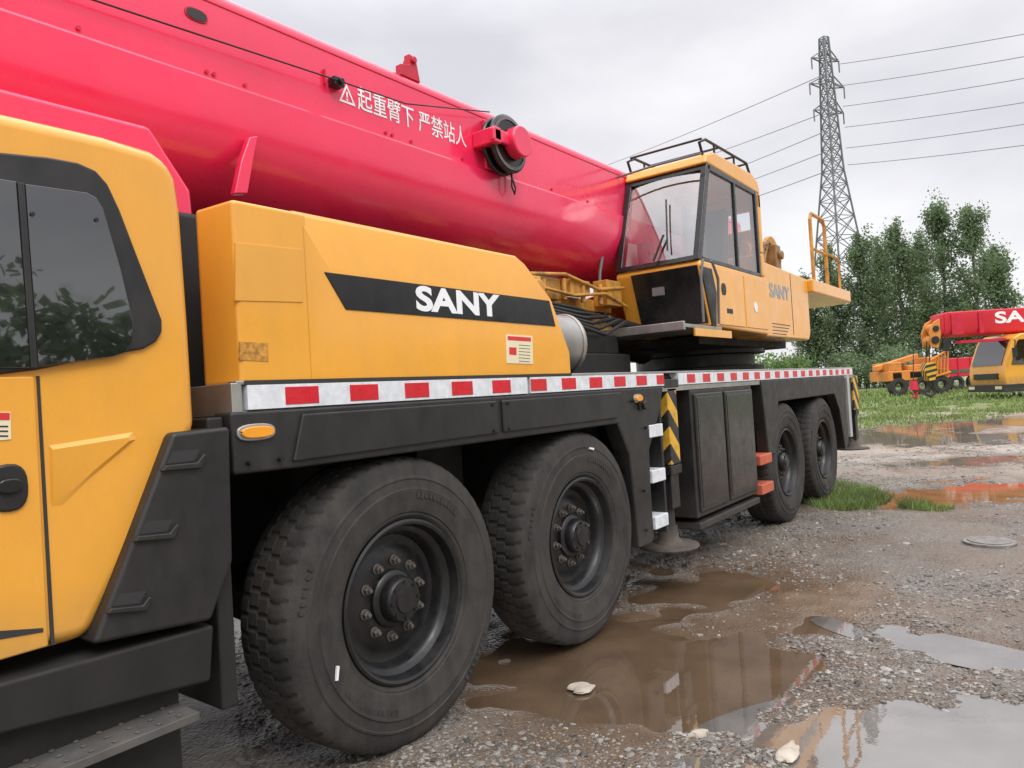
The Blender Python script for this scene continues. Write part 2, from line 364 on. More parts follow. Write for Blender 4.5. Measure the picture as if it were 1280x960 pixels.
# pressed crease: a sloping facet with a crisp upper edge and a soft lower run-out
pa=[P(u,v) for u,v in ((61,556),(167,539),(172,549),(122,592),(78,636),(63,638))]
inn=[P(u,v) for u,v in ((64,562),(158,547),(160,551),(116,588),(80,622),(66,624))]
m=MB(); m.add([(x,.002,z) for x,z in pa]+[(x,y,z) for (x,z),y in zip(inn,(-.011,-.011,-.010,-.007,-.004,-.004))],[(i,(i+1)%6,6+(i+1)%6,6+i) for i in range(6)]+[(6,7,8,9,10,11)])
m.build('door_pressing','yellow',dc,loc=O0,smooth=20)
c=P(12,610,-.02); m=oval(c[0],c[1],.045,.062,-.020,0); m.build('door_handle','black',dc,loc=O0,bevel=.008)
m=oval(c[0],c[1]+.005,.028,.02,-.032,-.01); m.build('door_latch','gloss',dc,loc=O0,bevel=.006)
m=MB().prism(PL(-.011,(-5,789),(54,785),(54,790),(-5,800)),-.012,-.005); m.build('door_slot','ink',dc,loc=O0)
m=MB(); m.k=0; m.prism(PL(-.012,(-6,515),(13,515),(14,549),(-6,551)),-.0125,-.008); m.k=1; m.prism(PL(-.0125,(-6,516),(12,516),(12,525),(-6,525)),-.0135,-.012); m.k=2
for v in (532,538,544): m.prism(PL(-.0125,(-4,v),(10,v),(10,v+2),(-4,v+2)),-.0135,-.012)
m.build('warning_sticker',['label','labelred','ink'],dc,loc=O0)
# step fender behind cab
m=MB().prism(PL(-.03,(213,541),(285,533),(289,700),(262,775),(113,806)),-.045,.35); sf=part(m,'step_fender','black',bevel=.015,seg=3)
for (u,v) in ((226,577),(192,665),(158,755)):
    m=MB(); m.prism(PL(-.045,(u-26,v+12),(u+24,v+8),(u+30,v-8),(u+26,v-10),(u+18,v+1),(u-22,v+5)),-.060,-.03); m.build('foothold','black',sf,loc=O0,bevel=.004)
    m=MB(); m.prism(PL(-.045,(u-18,v+3),(u+17,v-1),(u+24,v-16),(u-10,v-13)),-.0465,-.03); m.build('foothold_recess','ink',sf,loc=O0)
m=MB().prism([(-2.7,P(0,850)[1])]+PL(0,(0,850),(262,779),(258,850),(0,915))+[(-2.7,.70)],-.03,.3); m.box(-2.7,-.85,.03,.35,.30,.68); part(m,'lower_skirt','dark',bevel=.012)
m=MB().box(-2.7,-.86,-.10,.2,.505,.53)
for i in range(30):
    for j in range(4): m.cyl((-2.65+i*.06,-.075+j*.05,.53),(-2.65+i*.06,-.075+j*.05,.535),.008,n=8)
part(m,'boarding_step','tread',bevel=.004)
m=MB().box(-.72,-.66,.02,.62,.45,1.40); part(m,'mudguard','dark',bevel=.01)
# ---- engine cover
zc0=1.505
topz=P(340,258)[1]
xc=P(378,280)[0]
m=MB()
m.prism_z([(-.60,0),(xc+.02,0),(xc+.02,.42),(-.45,.42),(-.62,.2)],zc0,topz)
xr1,zr1=P(655,324,.05); xr2,zr2=P(690,378); xr3,zr3=P(713,440)
ztp=P(420,275,.05)[1]; zst=1.925
m.add([(xc,0,zc0),(xr3,0,zc0),(xr3,0,zr3),(xr2,0,zst),(xc+.13,0,zst),(xc-.0,0,topz-.02)]+[(xr1,.05,zr1-.02),(xr1-.07,.05,ztp),(xc+.0,.05,ztp)]+
      [(xc,.42,zc0),(xr3,.42,zc0),(xr3,.42,zr3),(xr2,.42,zst),(xr1,.42,zr1-.02),(xr1-.07,.42,ztp),(xc,.42,ztp)],
      [(0,1,2,3,4,5),(4,3,6,7,8),(5,4,8),(1,10,11,2),(2,11,12,3),(3,12,13,6),(6,13,14,7),(7,14,15,8),(9,15,14,13,12,11,10),(0,9,10,1)])
ec=part(m,'engine_cover','yellow',bevel=.016,seg=3)
m=MB().prism(PL(0,(405,340),(686,376),(694,408),(432,387)),-.004,.01); st=m.build('black_stripe','gloss',ec,loc=O0,bevel=.0015)
a=P(521,394,-.005); b=P(626,398,-.005)
text('SANY','lettering','lettering',ec,(a[0],-.0055,1.801),X1,Z1,b[0]-a[0],.112,bold=.038)
m=MB().prism(PL(0,(294,303),(377,312),(378,378),(294,376)),-.003,.01); m.build('cover_patch','yellow_patch',ec,loc=O0,bevel=.0015)
m=MB().prism(PL(0,(300,427),(335,429),(335,452),(300,450)),-.002,.01); m.build('worn_sticker',mk('worn_sticker',(.50,.24,.04),.7,var=.5,vs=60),ec,loc=O0)
m=MB(); m.k=0; m.prism(PL(0,(632,418),(665,420),(666,455),(633,454)),-.0025,.01); m.k=1; m.prism(PL(0,(634,420),(663,422),(663,427),(634,425)),-.0035,-.002); m.k=2
for v in range(431,452,4): m.prism(PL(0,(648,v),(662,v+1),(662,v+1.6),(648,v+.6)),-.0035,-.002)
m.k=1; m.prism(PL(0,(636,434),(645,434.5),(645,444),(636,443)),-.0035,-.002)
m.build('warning_label',['label','labelred','ink'],ec,loc=O0)
m=MB().box(-.59,xr3-.01,-.006,.02,zc0-.004,zc0+.012); m.build('cover_seal','ink',ec,loc=O0)
# ---- muffler and machinery
m=MB().cyl((1.50,.42,1.74),(1.92,.36,1.72),.19,n=28).cyl((1.92,.36,1.72),(1.95,.355,1.72),.20,n=28).cyl((1.95,.355,1.72),(2.0,.35,1.72),.12,n=24); part(m,'muffler','steel',bevel=.01)
m=MB().cyl((1.9,1.35,2.33),(5.0,1.35,1.8),.14,n=24).cyl((1.8,1.35,2.35),(2.4,1.35,2.25),.18,n=24); part(m,'luffing_cylinder','dark')
m=MB()
m.box(2.3,3.75,1.0,1.2,2.10,2.20); m.box(2.9,3.2,.88,1.0,2.20,2.32); m.box(3.45,3.7,.86,1.0,2.14,2.36); m.box(2.5,2.8,.90,1.0,2.14,2.30)
for i in range(5): m.cyl((2.52+i*.28,.88,2.14),(2.52+i*.28,.88,2.28+.03*(i%2)),.022,n=10)
m.tube([(2.3,.88,2.30),(2.8,.86,2.34),(3.3,.86,2.26),(3.75,.86,2.31)],.016,8); m.tube([(2.3,.86,2.22),(2.9,.85,2.18),(3.4,.85,2.23),(3.8,.86,2.14)],.014,8)
m.box(2.6,3.1,.94,1.04,1.88,2.10); m.box(3.3,3.6,.92,1.04,1.92,2.06)
for i in range(4): m.cyl((2.66+i*.12,.94,2.0),(2.66+i*.12,.90,2.0),.035,n=12)
part(m,'hydraulic_valve_block','yellowold',bevel=.01)
m=MB().box(2.35,3.4,.65,1.0,1.50,1.70).box(1.5,2.3,.6,1.6,1.5,1.80); m.box(2.6,3.3,.7,1.0,1.70,1.86); m.box(2.4,3.9,1.04,1.12,1.5,2.10); part(m,'hydraulic_tank','dark',bevel=.015)
m=MB()
for i in range(6):
    y=.62+.06*i; m.tube([(2.0,y,1.8+.03*i),(2.4,y,1.92+.04*i),(2.9,y-.03,1.84+.05*i),(3.3,y,1.96+.02*i),(3.8,y+.1,1.95)],.016,8)
part(m,'hydraulic_hose','hose')
m=MB().box(1.75,2.1,.6,.85,2.0,2.22); m.cyl((2.0,.55,2.12),(2.0,.6,2.12),.07,n=16); part(m,'valve_cover','yellowold',bevel=.02)
# ---- ladder
m=MB().box(2.53,2.56,.0,.12,.42,1.40).box(2.31,2.335,.0,.12,.42,1.40); ld=part(m,'ladder','black',bevel=.004)
for z in (1.12,.82,.515):
    MB().box(2.335,2.53,-.02,.14,z-.042,z+.042).build('rung','wstrip',ld,loc=O0,bevel=.006)
# ---- outrigger
def outrigger(x,zp,w,zb_):
    m=MB().box(x-w,x+w,.0,.16,zb_,1.40); b=part(m,'outrigger_beam','hazard',bevel=.008)
    m=MB().box(x-.06,x+.07,.02,.2,.55,zb_); m.cyl((x,.1,1.0),(x,.1,zp+.12),.055,n=20); m.box(x-.09,x+.09,.0,.22,zb_-.07,zb_-.005); j=part(m,'outrigger_jack','black',bevel=.006)
    pd=MB().lathe_y([(0,0),(.21,0),(.215,.010),(.21,.022),(.10,.032),(.075,.07),(.07,.15),(0,.15)],36).build('foot_pad','rust',j,loc=O0)
    pd.data.transform(Matrix.Translation((x,.1,zp))@Matrix.Rotation(R_(90),4,'X'))
    return j
outrigger(2.75,.27,.075,.86)
outrigger(8.45,.42,.14,.95)
m=MB().box(2.62,2.86,-.005,.2,1.40,1.46).box(2.62,2.86,.1,2.6,.95,1.40); part(m,'outrigger_housing','black',bevel=.006)
# ---- tool box
m=MB().box(3.06,4.38,.0,.55,.42,1.375).box(3.08,4.40,-.01,.5,.33,.385); tb=part(m,'tool_box','black',bevel=.012)
for (a,b) in ((3.10,3.66),(3.70,4.35)):
    d_=MB().box(a,b,-.018,.02,.46,1.345).build('tool_box_door','gloss',tb,loc=O0,bevel=.012)
for (a,b) in ((3.10,3.66),(3.70,4.35)):
    MB().box(a+.03,b-.03,-.022,.0,.49,1.315).build('door_panel','gloss',tb,loc=O0,bevel=.004)
for z in (.70,.44):
    m=MB().box(4.42,4.74,-.03,.25,z-.045,z+.045); part(m,'side_step','orange',bevel=.01)
# ---- boom
bc=1.37; hw=.42; ztop=3.47; zse=3.005; zbt=2.42
def arc(n,a0,a1,cy,cz,ry,rz): return [(cy+ry*math.cos(a0+(a1-a0)*i/n),cz+rz*math.sin(a0+(a1-a0)*i/n)) for i in range(n+1)]
upper=arc(6,0,PI/2,bc+hw-.07,ztop-.07,.07,.07)+arc(6,PI/2,PI,bc-hw+.07,ztop-.07,.07,.07)+[(bc-hw,zse-.02),(bc+hw,zse-.02)]
lower=[(bc-hw-.016,zse)]+[(bc-hw-.022,zse-.012),(bc-hw-.022,zse-.06)]+arc(28,PI,2*PI,bc,2.86,hw+.022,2.86-zbt)+[(bc+hw+.022,zse-.06),(bc+hw+.022,zse-.012),(bc+hw+.016,zse)]
m=MB().prism_x(upper,-4.6,7.15); boom=part(m,'boom','red',smooth=25)
m=MB().prism_x(lower,-4.6,7.1); m.build('boom_lower_shell','red',boom,smooth=25,loc=O0)
yb=bc-hw
bb=None
for (u,v) in ((97,25),(258,92),(267,96),(306,110),(482,170),(490,174),(514,184),(578,206),(690,248),(735,262)):
    x=P(u,v,yb)[0]
    if bb is None: bb=MB().cyl((0,-.010,0),(0,.02,0),.010,n=10).build('boom_bolt','reddark',boom,loc=(x,yb,zse+.03))
    else:
        o=bb.copy(); COL.objects.link(o); o.parent=boom; o.location=(x,yb,zse+.03)
cx,cz=P(245,19,yb); oval(cx,cz,.058,.032,yb-.006,yb+.02).build('slot_rim','reddark',boom,loc=O0,bevel=.003)
oval(cx,cz,.049,.025,yb-.009,yb+.02).build('slot','ink',boom,loc=O0)
m=MB().box(-4.6,7.1,yb-.004,yb+.02,3.385,3.390); m.build('boom_seam','reddark',boom,loc=O0)
a=P(445,128,yb); b=P(581,172,yb)
text('起重臂下 严禁站人','lettering','lettering',boom,(a[0]+.01,yb-.003,3.120),X1,Z1,b[0]-a[0],.140,bold=.0065)
tx=P(433,112,yb)[0]; tz=3.13
m=MB()
tri=[(tx-.06,tz),(tx+.06,tz),(tx,tz+.115)]; ti=[(tx-.042,tz+.012),(tx+.042,tz+.012),(tx,tz+.09)]
m.add([(x,yb-.003,z) for x,z in tri+ti],[(0,1,4,3),(1,2,5,4),(2,0,3,5)])
m.add([(tx-.006,yb-.003,tz+.035),(tx+.006,yb-.003,tz+.035),(tx+.006,yb-.003,tz+.068),(tx-.006,yb-.003,tz+.068)],[(0,1,2,3)])
m.add([(tx-.006,yb-.003,tz+.018),(tx+.006,yb-.003,tz+.018),(tx+.006,yb-.003,tz+.029),(tx-.006,yb-.003,tz+.029)],[(0,1,2,3)])
m.build('warning_triangle','lettering',boom,loc=O0,smooth=0)
cx,cz=P(417,106,yb); m=MB().box(cx-.04,cx+.03,yb-.06,yb,cz-.025,cz+.025).cyl((cx,yb-.08,cz),(cx,yb-.05,cz),.018,n=10); m.build('cable_guide','gloss',boom,loc=O0,bevel=.006)
m=MB().box(cx-.075,cx-.065,yb-.02,yb,cz-.02,cz+.06); m.build('guide_pin','reddark',boom,loc=O0)
m=MB().tube([(-2.2,yb-.03,3.15),(-1.0,yb-.03,3.145),(cx-.02,yb-.06,cz),(cx+.5,yb-.06,cz+.02),(P(612,140,yb-.06)[0],yb-.06,P(612,140,yb-.06)[1])],.0045,6); m.build('cable','hose',boom,loc=O0)
cx,cz=P(515,104,yb); m=MB().prism([(cx-.08,ztop-.02),(cx+.09,ztop-.02),(cx+.06,ztop+.13),(cx+.0,ztop+.14),(cx-.0,ztop+.07),(cx-.08,ztop+.05)],yb+.01,yb+.06); m.cyl((cx+.03,yb-.01,ztop+.105),(cx+.03,yb+.08,ztop+.105),.022,n=12); m.build('top_lug','reddark',boom,loc=O0,bevel=.006)
# cable reel
rx,rz=P(630,182,yb-.10)
m=MB().lathe_y([(.09,-.02),(.19,-.025),(.205,-.015),(.205,.0),(.195,.008),(.12,.008),(.12,.05),(.195,.05),(.205,.058),(.205,.075),(.19,.083),(.09,.083)],48,(rx,yb-.13,rz)); rl=m.build('cable_reel','gloss',boom,loc=O0)
m=MB().lathe_y([(.188,-.031),(.188,-.028),(.165,-.028),(.165,-.031)],48,(rx,yb-.13,rz),close=True); m.build('reel_ring','grey',boom,loc=O0)
m=MB().cyl((rx+.03,yb-.25,rz),(rx+.03,yb-.155,rz),.11,n=32); m.build('reel_drum','red',boom,loc=O0,bevel=.014)
m=MB().box(rx-.24,rx-.02,yb-.20,yb-.158,rz-.04,rz+.05).box(rx-.23,rx-.15,yb-.2,yb,rz-.05,rz+.06)
m.build('reel_arm','red',boom,loc=O0,bevel=.012)
m=MB().box(rx-.12,rx+.14,yb-.03,yb,rz-.17,rz+.18).box(rx-.08,rx+.08,yb-.06,yb,rz-.1,rz+.1); m.build('reel_bracket','red',boom,loc=O0,bevel=.008)
m=MB().tube([(rx+.1,yb-.08,rz-.17),(rx+.09,yb-.08,rz-.27),(rx+.12,yb-.08,rz-.32),(rx+.15,yb-.07,rz-.27),(rx+.13,yb-.05,rz-.17)],.007,6); m.build('loose_cable','hose',boom,loc=O0)
fin=PL(yb-.05,(321,170),(317,190),(308,243),(291,243),(300,200),(310,172)); m=MB().prism(fin,yb-.065,yb-.02); m.build('hanger_lug','red',boom,loc=O0,bevel=.008)
yj=.72
zt=P(100,134,yj)[1]
pts=[(-4.0,zt)]+[(P(188,157,yj)[0],zt)]+PL(yj,(240,238),(246,300),(240,420))+[(P(150,420,yj)[0],P(240,420,yj)[1]),(-4.0,1.9)]
m=MB().prism(pts,yj,yj+.5); part(m,'jib_support','red',bevel=.025,seg=3)
# ---- superstructure
m=MB().cyl((6.35,1.35,1.485),(6.35,1.35,1.60),.80,n=48).cyl((6.35,1.35,1.60),(6.35,1.35,1.74),.70,n=48).cyl((6.35,1.35,1.74),(6.35,1.35,1.80),.82,n=48); part(m,'slewing_ring','black',bevel=.008)
m=MB().box(4.5,7.2,.5,2.3,1.79,1.87); part(m,'turntable_base','dark',bevel=.01)
for y in (.97,1.80):
    m=MB(); m.prism([(4.3,1.88),(4.3,2.3),(5.4,2.6),(6.5,3.0),(7.2,3.0),(7.5,2.6),(7.5,1.88)],y,y+.06); part(m,'turntable_frame','yellow',bevel=.01)
m=MB().prism([(5.50,1.86),(7.05,1.86),(7.13,1.95),(7.13,2.60),(5.50,2.64)],.18,.85); sc_=part(m,'superstructure_cover','yellow',bevel=.02,seg=3)
m=MB().box(6.42,6.43,.177,.19,1.9,2.6); m.build('panel_gap','ink',sc_,loc=O0)
text('SANY','lettering','greytext',sc_,(5.66,.177,2.28),X1,Z1,.70,.155,bold=.03)
for i in range(4): MB().box(5.68,6.3-.05*i,.176,.19,2.0-.035*i,2.006-.035*i).build('small_print','ink',sc_,loc=O0)
m=MB().cyl((6.0,.9,2.85),(6.0,1.7,2.85),.22,n=24).cyl((6.0,.85,2.85),(6.0,.9,2.85),.30,n=24)
m.box(5.6,6.3,.35,.7,2.63,2.76); m.cyl((6.1,.42,2.85),(6.1,.65,2.85),.10,n=16); part(m,'winch','oil',bevel=.01)
m=MB().cyl((6.75,.5,2.85),(6.75,1.7,2.85),.21,n=24).cyl((6.75,.45,2.85),(6.75,.5,2.85),.27,n=24); m.cyl((6.75,.38,2.85),(6.75,.45,2.85),.10,n=16); part(m,'winch','yellowold',bevel=.01)
m=MB().cyl((5.55,.4,2.80),(6.0,.4,2.76),.09,n=16).box(5.58,5.70,.3,.6,2.63,3.0); part(m,'motor','yellowold',bevel=.012)
m=MB().box(6.20,6.38,.25,.5,2.61,2.92).cyl((6.29,.24,2.80),(6.29,.20,2.80),.05,n=14); part(m,'junction_box','oil',bevel=.012)
m=MB()
for i in range(4): m.tube([(5.7+.1*i,.34,2.66),(5.8+.12*i,.32,2.86+.03*i),(6.2+.1*i,.33,2.88),(6.6+.05*i,.40,2.74)],.018,7)
part(m,'hydraulic_pipe','oil')
m=MB().prism_z([(7.15,.12),(9.1,.12),(9.3,.4),(9.3,2.3),(7.15,2.5)],2.44,2.60); part(m,'rear_platform','yellow',bevel=.02)
m=MB().box(7.3,8.6,.9,2.4,1.9,2.44); part(m,'counterweight','yellow',bevel=.02)
m=MB()
yr=.16
m.tube([(7.35,yr,2.60),(7.35,yr,3.36),(7.42,yr,3.44),(7.95,yr,3.44),(8.02,yr,3.36),(8.02,yr,2.60)],.022,8); m.tube([(7.35,yr,3.0),(8.02,yr,3.0)],.018,8)
m.tube([(8.02,yr,3.02),(8.62,yr,3.02),(8.68,yr,2.96),(8.68,yr,2.60)],.016,8)
part(m,'guard_rail','yellowold')
# ---- operator cab
yn,yf=.15,.95; XE=5.47
Ap=(3.95,1.90)
m=MB()
m.prism([Ap,(3.77,2.42),(3.80,2.46),(XE,2.46),(XE,1.87)],yn,yf)
m.prism([(4.05,3.33),(4.10,3.42),(4.28,3.475),(XE-.21,3.49),(XE-.04,3.44),(XE,3.34),(XE,3.31)],yn,yf)
m.box(XE-.09,XE,yn,yf,2.46,2.7); m.box(XE-.09,XE,yn,yn+.1,2.7,3.32); m.box(XE-.09,XE,yf-.1,yf,2.7,3.32); m.box(XE-.09,XE,yn,yf,3.15,3.32)
oc=part(m,'operator_cab','yellow',bevel=.035,seg=4)
def pillar(x0,x1,y0,y1,w): MB()._pr([(x0,y0,2.455),(x0+w,y0,2.455),(x0+w,y1,2.455),(x0,y1,2.455)],[(x1,y0,3.335),(x1+w,y0,3.335),(x1+w,y1,3.335),(x1,y1,3.335)]).build('cab_pillar','gloss',oc,loc=O0,bevel=.010)
XW=XE-.16
pillar(3.765,4.085,yn+.003,yn+.06,.08); pillar(3.765,4.085,yf-.065,yf-.003,.08); pillar(4.70,4.72,yn+.004,yn+.05,.05); pillar(XW,XW,yn+.004,yn+.05,.06); pillar(XW,XW,yf-.05,yf-.004,.06)
m=MB().box(4.10,XW,yn+.003,yn+.05,3.28,3.33); m.build('window_rail','gloss',oc,loc=O0,bevel=.008)
m=MB().box(3.86,XW,yn+.003,yn+.05,2.45,2.49); m.build('window_sill','gloss',oc,loc=O0,bevel=.008)
m=MB()._pr([(3.765,yn+.05,2.455),(3.765,yf-.05,2.455),(3.80,yf-.05,2.455),(3.80,yn+.05,2.455)],[(3.783,yn+.05,2.50),(3.783,yf-.05,2.50),(3.82,yf-.05,2.50),(3.82,yn+.05,2.50)]); m.build('windscreen_seal','gloss',oc,loc=O0,bevel=.004)
m=MB()._pr([(4.065,yn+.05,3.28),(4.065,yf-.05,3.28),(4.11,yf-.05,3.28),(4.11,yn+.05,3.28)],[(4.085,yn+.05,3.335),(4.085,yf-.05,3.335),(4.13,yf-.05,3.335),(4.13,yn+.05,3.335)]); m.build('windscreen_header','gloss',oc,loc=O0,bevel=.004)
# windscreen with a slight curve set inside its dark frame
m=MB(); nu,nv=10,8; vs=[]
for j in range(nv+1):
    for i in range(nu+1):
        s=i/nu; t=j/nv; bul=.022*(1-(2*s-1)**2)+.018*(1-(2*t-1)**2)
        vs.append((3.795+.305*t-bul*.94,yn+.055+(yf-yn-.11)*s,2.49+.81*t+bul*.3))
m.add(vs,[(j*(nu+1)+i,j*(nu+1)+i+1,(j+1)*(nu+1)+i+1,(j+1)*(nu+1)+i) for j in range(nv) for i in range(nu)]); m.build('windscreen','glass',oc,loc=O0)
m=MB().add([(3.88,yn+.02,2.48),(4.70,yn+.02,2.48),(4.72,yn+.02,3.29),(4.17,yn+.02,3.29)],[(0,1,2,3)]); m.build('cab_window','glass2',oc,loc=O0)
m=MB().add([(4.75,yn+.02,2.48),(XW,yn+.02,2.48),(XW,yn+.02,3.29),(4.77,yn+.02,3.29)],[(0,1,2,3)]); m.build('cab_window','glass2',oc,loc=O0)
m=MB().prism([(3.86,2.47),(4.18,3.33),(XW+.06,3.33),(XW+.06,2.47)],yf-.012,yf-.002); m.build('inner_wall','liner',oc,loc=O0)
m=MB().prism([(3.935,1.93),(3.77,2.41),(3.755,2.41),(3.92,1.93)],yn+.02,yf-.16); m.build('front_panel','gloss',oc,loc=O0,bevel=.006)
m=MB().box(3.80,3.84,.49,.59,2.20,2.27); m.build('front_label','grey',oc,loc=(-.045,0,0))
m=MB().prism([(3.96,1.90),(3.785,2.40),(4.02,2.40),(4.10,2.2),(4.05,1.90)],yn-.006,yn+.05); m.build('corner_panel','black',oc,loc=O0,bevel=.006)
m=MB().prism([(4.12,1.92),(4.16,2.22),(4.08,2.42),(4.76,2.42),(4.76,1.92)],yn-.010,yn+.02); m.build('cab_door','yellow',oc,loc=O0,bevel=.008)
m=MB().prism([(4.80,1.92),(4.80,2.42),(XE-.04,2.42),(XE-.04,1.92)],yn-.008,yn+.02); m.build('rear_panel','yellow',oc,loc=O0,bevel=.008)
oval(4.25,2.24,.055,.055,yn-.016,yn).build('door_handle','black',oc,loc=O0,bevel=.006)
oval(5.08,2.13,.05,.05,yn-.013,yn,sq=2).build('round_sticker','white',oc,loc=O0)
MB().box(4.3,4.44,yn-.0125,yn,2.03,2.072).build('name_plate','ink',oc,loc=O0)
# interior
m=MB().box(4.45,4.9,.35,.78,2.46,2.58).prism([(4.85,2.5),(4.98,2.5),(5.12,3.12),(5.02,3.14)],.36,.77).box(4.05,4.2,.25,.36,2.46,2.75).box(4.05,4.2,.75,.86,2.46,2.75).tube([(4.05,.55,2.46),(4.0,.55,2.72)],.02); m.build('seat','seat',oc,loc=O0,bevel=.03)
m=MB().tube([(3.74,.55,2.50),(3.80,.47,2.72)],.010,6).tube([(3.75,.42,2.57),(3.92,.48,3.05)],.008,6); m.build('wiper','hose',oc,loc=O0)
m=MB().box(3.28,4.1,.12,1.0,1.865,1.895); m.box(3.26,3.29,.10,1.0,1.84,1.91); m.build('cab_step','steel',oc,loc=O0,bevel=.006)
m=MB().box(3.5,4.3,.11,.13,1.80,1.865); m.build('step_edge','yellow',oc,loc=O0,bevel=.004)
for pts,r in (([(4.02,1.0,3.30),(3.95,1.02,3.27),(3.62,1.02,2.45),(3.60,1.02,2.3),(3.72,1.02,1.9)],.014),([(3.94,1.0,3.36),(3.94,.6,3.38),(3.94,.14,3.38)],.010),([(3.70,.12,1.92),(3.66,.10,2.3),(3.72,.10,2.44)],.012),([(4.03,.12,1.92),(3.98,.08,2.3),(3.86,.08,2.44)],.012)):
    MB().tube(pts,r,8).build('grab_rail','grey',oc,loc=O0)
m=MB()
for y in (.2,.9): m.tube([(4.12,y,3.42),(4.06,y,3.52),(4.2,y,3.58),(5.25,y,3.60),(5.36,y,3.48)],.013,8)
for x in (4.12,4.5,4.9,5.25): m.tube([(x,.2,3.565+.02*(x-4)),(x,.9,3.565+.02*(x-4))],.011,8)
for x in (4.4,4.9):
    for y in (.2,.9): m.tube([(x,y,3.47),(x,y,3.58)],.010,6)
m.build('roof_rail','black',oc,loc=O0)

# ================================================================== GROUND
tab=rng.random((256,256))
def vn(x,y,s=0):
    x=np.asarray(x,float)+s*17.3; y=np.asarray(y,float)+s*9.7
    xi=np.floor(x).astype(int); yi=np.floor(y).astype(int); fx=x-xi; fy=y-yi
    fx=fx*fx*(3-2*fx); fy=fy*fy*(3-2*fy)
    t=lambda i,j: tab[(xi+i)%256,(yi+j)%256]
    return (t(0,0)*(1-fx)+t(1,0)*fx)*(1-fy)+(t(0,1)*(1-fx)+t(1,1)*fx)*fy
# (R, F, rR, rF, rot, water, plane scale, level order, depth)
PUD=[(.55,3.75,1.0,.85,0,'mud',1.5,3,.046),(1.66,2.70,.92,.50,.05,'clear',1.30,0,.056),(2.16,3.72,.54,.15,-.92,'clear',1.4,1,.056),(5.3,8.3,1.15,.65,.2,'orange',1.5,0,.056),(8.6,15.9,1.7,2.4,.3,'far',1.5,1,.056),(12.2,18.6,2.4,1.4,0,'far',1.5,2,.056),(7.0,11.2,1.1,.5,.2,'far',1.5,3,.056),(1.35,5.0,.7,.32,.3,'mud',1.5,2,.046)]
WL=-.020
def mudmask(r,f):
    x=CP.x+Rh.x*r+Fh.x*f; y=CP.y+Rh.y*r+Fh.y*f
    yy=y+.5*(vn(x*1.4,y*1.4,31)-.5)+.3*(vn(x*4,y*4,32)-.5)
    return np.clip((yy+1.25)/.35,0,1)*np.clip((3.9-x)/.8,0,1)*np.clip((x-.25)/.4,0,1)
def height(r,f):
    mm=mudmask(r,f)
    h=(vn(r*1.3,f*1.3,1)-.5)*.016+((vn(r*5,f*5,2)-.5)*.012+(vn(r*14,f*14,3)-.5)*.008)*(1-.45*mm)-.004*mm
    w=1+.6*(vn(r*2.2,f*2.2,4)-.5)+.7*(vn(r*6,f*6,5)-.5)
    for (a,b,ra,rb,ro,_,_,_,dp) in PUD:
        dr,df=r-a,f-b; c,s=math.cos(ro),math.sin(ro); q=np.sqrt(((dr*c+df*s)/ra)**2+((-dr*s+df*c)/rb)**2)*w
        h=h-dp*np.exp(-q**2*1.0)
    return h
def axis(segs):
    o=[]
    for a,b,st in segs: o+=list(np.arange(a,b,st))
    return np.array(o)
ra=axis([(-2.6,8,.04),(8,14,.15),(14,30,.6),(30,100,4),(100,900,50)]); ra=np.concatenate([-np.array([900,600,400,250,150,90,55,35,22,14,9,6,4.5,3.5,3.0]),ra])
fa=axis([(2.0,9,.035),(9,22,.12),(22,50,.8),(50,140,5),(140,1500,60)]); fa=np.concatenate([-np.array([700,300,150,80,40,20,10,5,2.5,1]),[0,.7,1.3,1.7],fa])
RR,FF=np.meshgrid(ra,fa); HH=height(RR,FF)
co=np.zeros((RR.size,3)); rr=RR.ravel(); ffl=FF.ravel()
co[:,0]=CP.x+Rh.x*rr+Fh.x*ffl; co[:,1]=CP.y+Rh.y*rr+Fh.y*ffl; co[:,2]=HH.ravel()
nx,ny=len(ra),len(fa)
idx=np.arange(nx*ny).reshape(ny,nx); q=np.stack([idx[:-1,:-1],idx[:-1,1:],idx[1:,1:],idx[1:,:-1]],-1).reshape(-1,4)
def fast_mesh(name,co,q,mat,smooth=False):
    me=bpy.data.meshes.new(name); k=q.shape[1]
    me.vertices.add(len(co)); me.vertices.foreach_set('co',np.ascontiguousarray(co,dtype=np.float32).ravel())
    me.loops.add(q.size); me.loops.foreach_set('vertex_index',q.ravel().astype(np.int32))
    me.polygons.add(len(q)); me.polygons.foreach_set('loop_start',np.arange(0,q.size,k,dtype=np.int32))
    me.polygons.foreach_set('use_smooth',np.full(len(q),smooth))
    me.update(calc_edges=True); me.validate(); me.materials.append(MT[mat] if isinstance(mat,str) else mat)
    o=bpy.data.objects.new(name,me); COL.objects.link(o); return o
# ground material
gm,nt,out=nt_new('wet_gravel'); L=nt.links
geo=N(nt,'ShaderNodeNewGeometry'); pos=geo.outputs['Position']; sx=N(nt,'ShaderNodeSeparateXYZ'); L.new(pos,sx.inputs[0])
p=N(nt,'ShaderNodeBsdfPrincipled'); L.new(p.outputs[0],out.inputs[0])
n1=noise(nt,pos,.9,6); n2=noise(nt,pos,26,8,.7); 
vo=N(nt,'ShaderNodeTexVoronoi'); vo.inputs['Scale'].default_value=60; L.new(pos,vo.inputs['Vector'])
bw=N(nt,'ShaderNodeRGBToBW'); L.new(vo.outputs['Color'],bw.inputs[0])
c=mixc(nt,mrange(nt,n2,.35,.65,0,1),(.082,.071,.060),(.205,.185,.160))
c=mixc(nt,mrange(nt,bw.outputs[0],.2,.9,0,.55),c,(.26,.238,.205))
c=mixc(nt,mrange(nt,n1,.40,.62,0,.7),c,(.17,.115,.075))
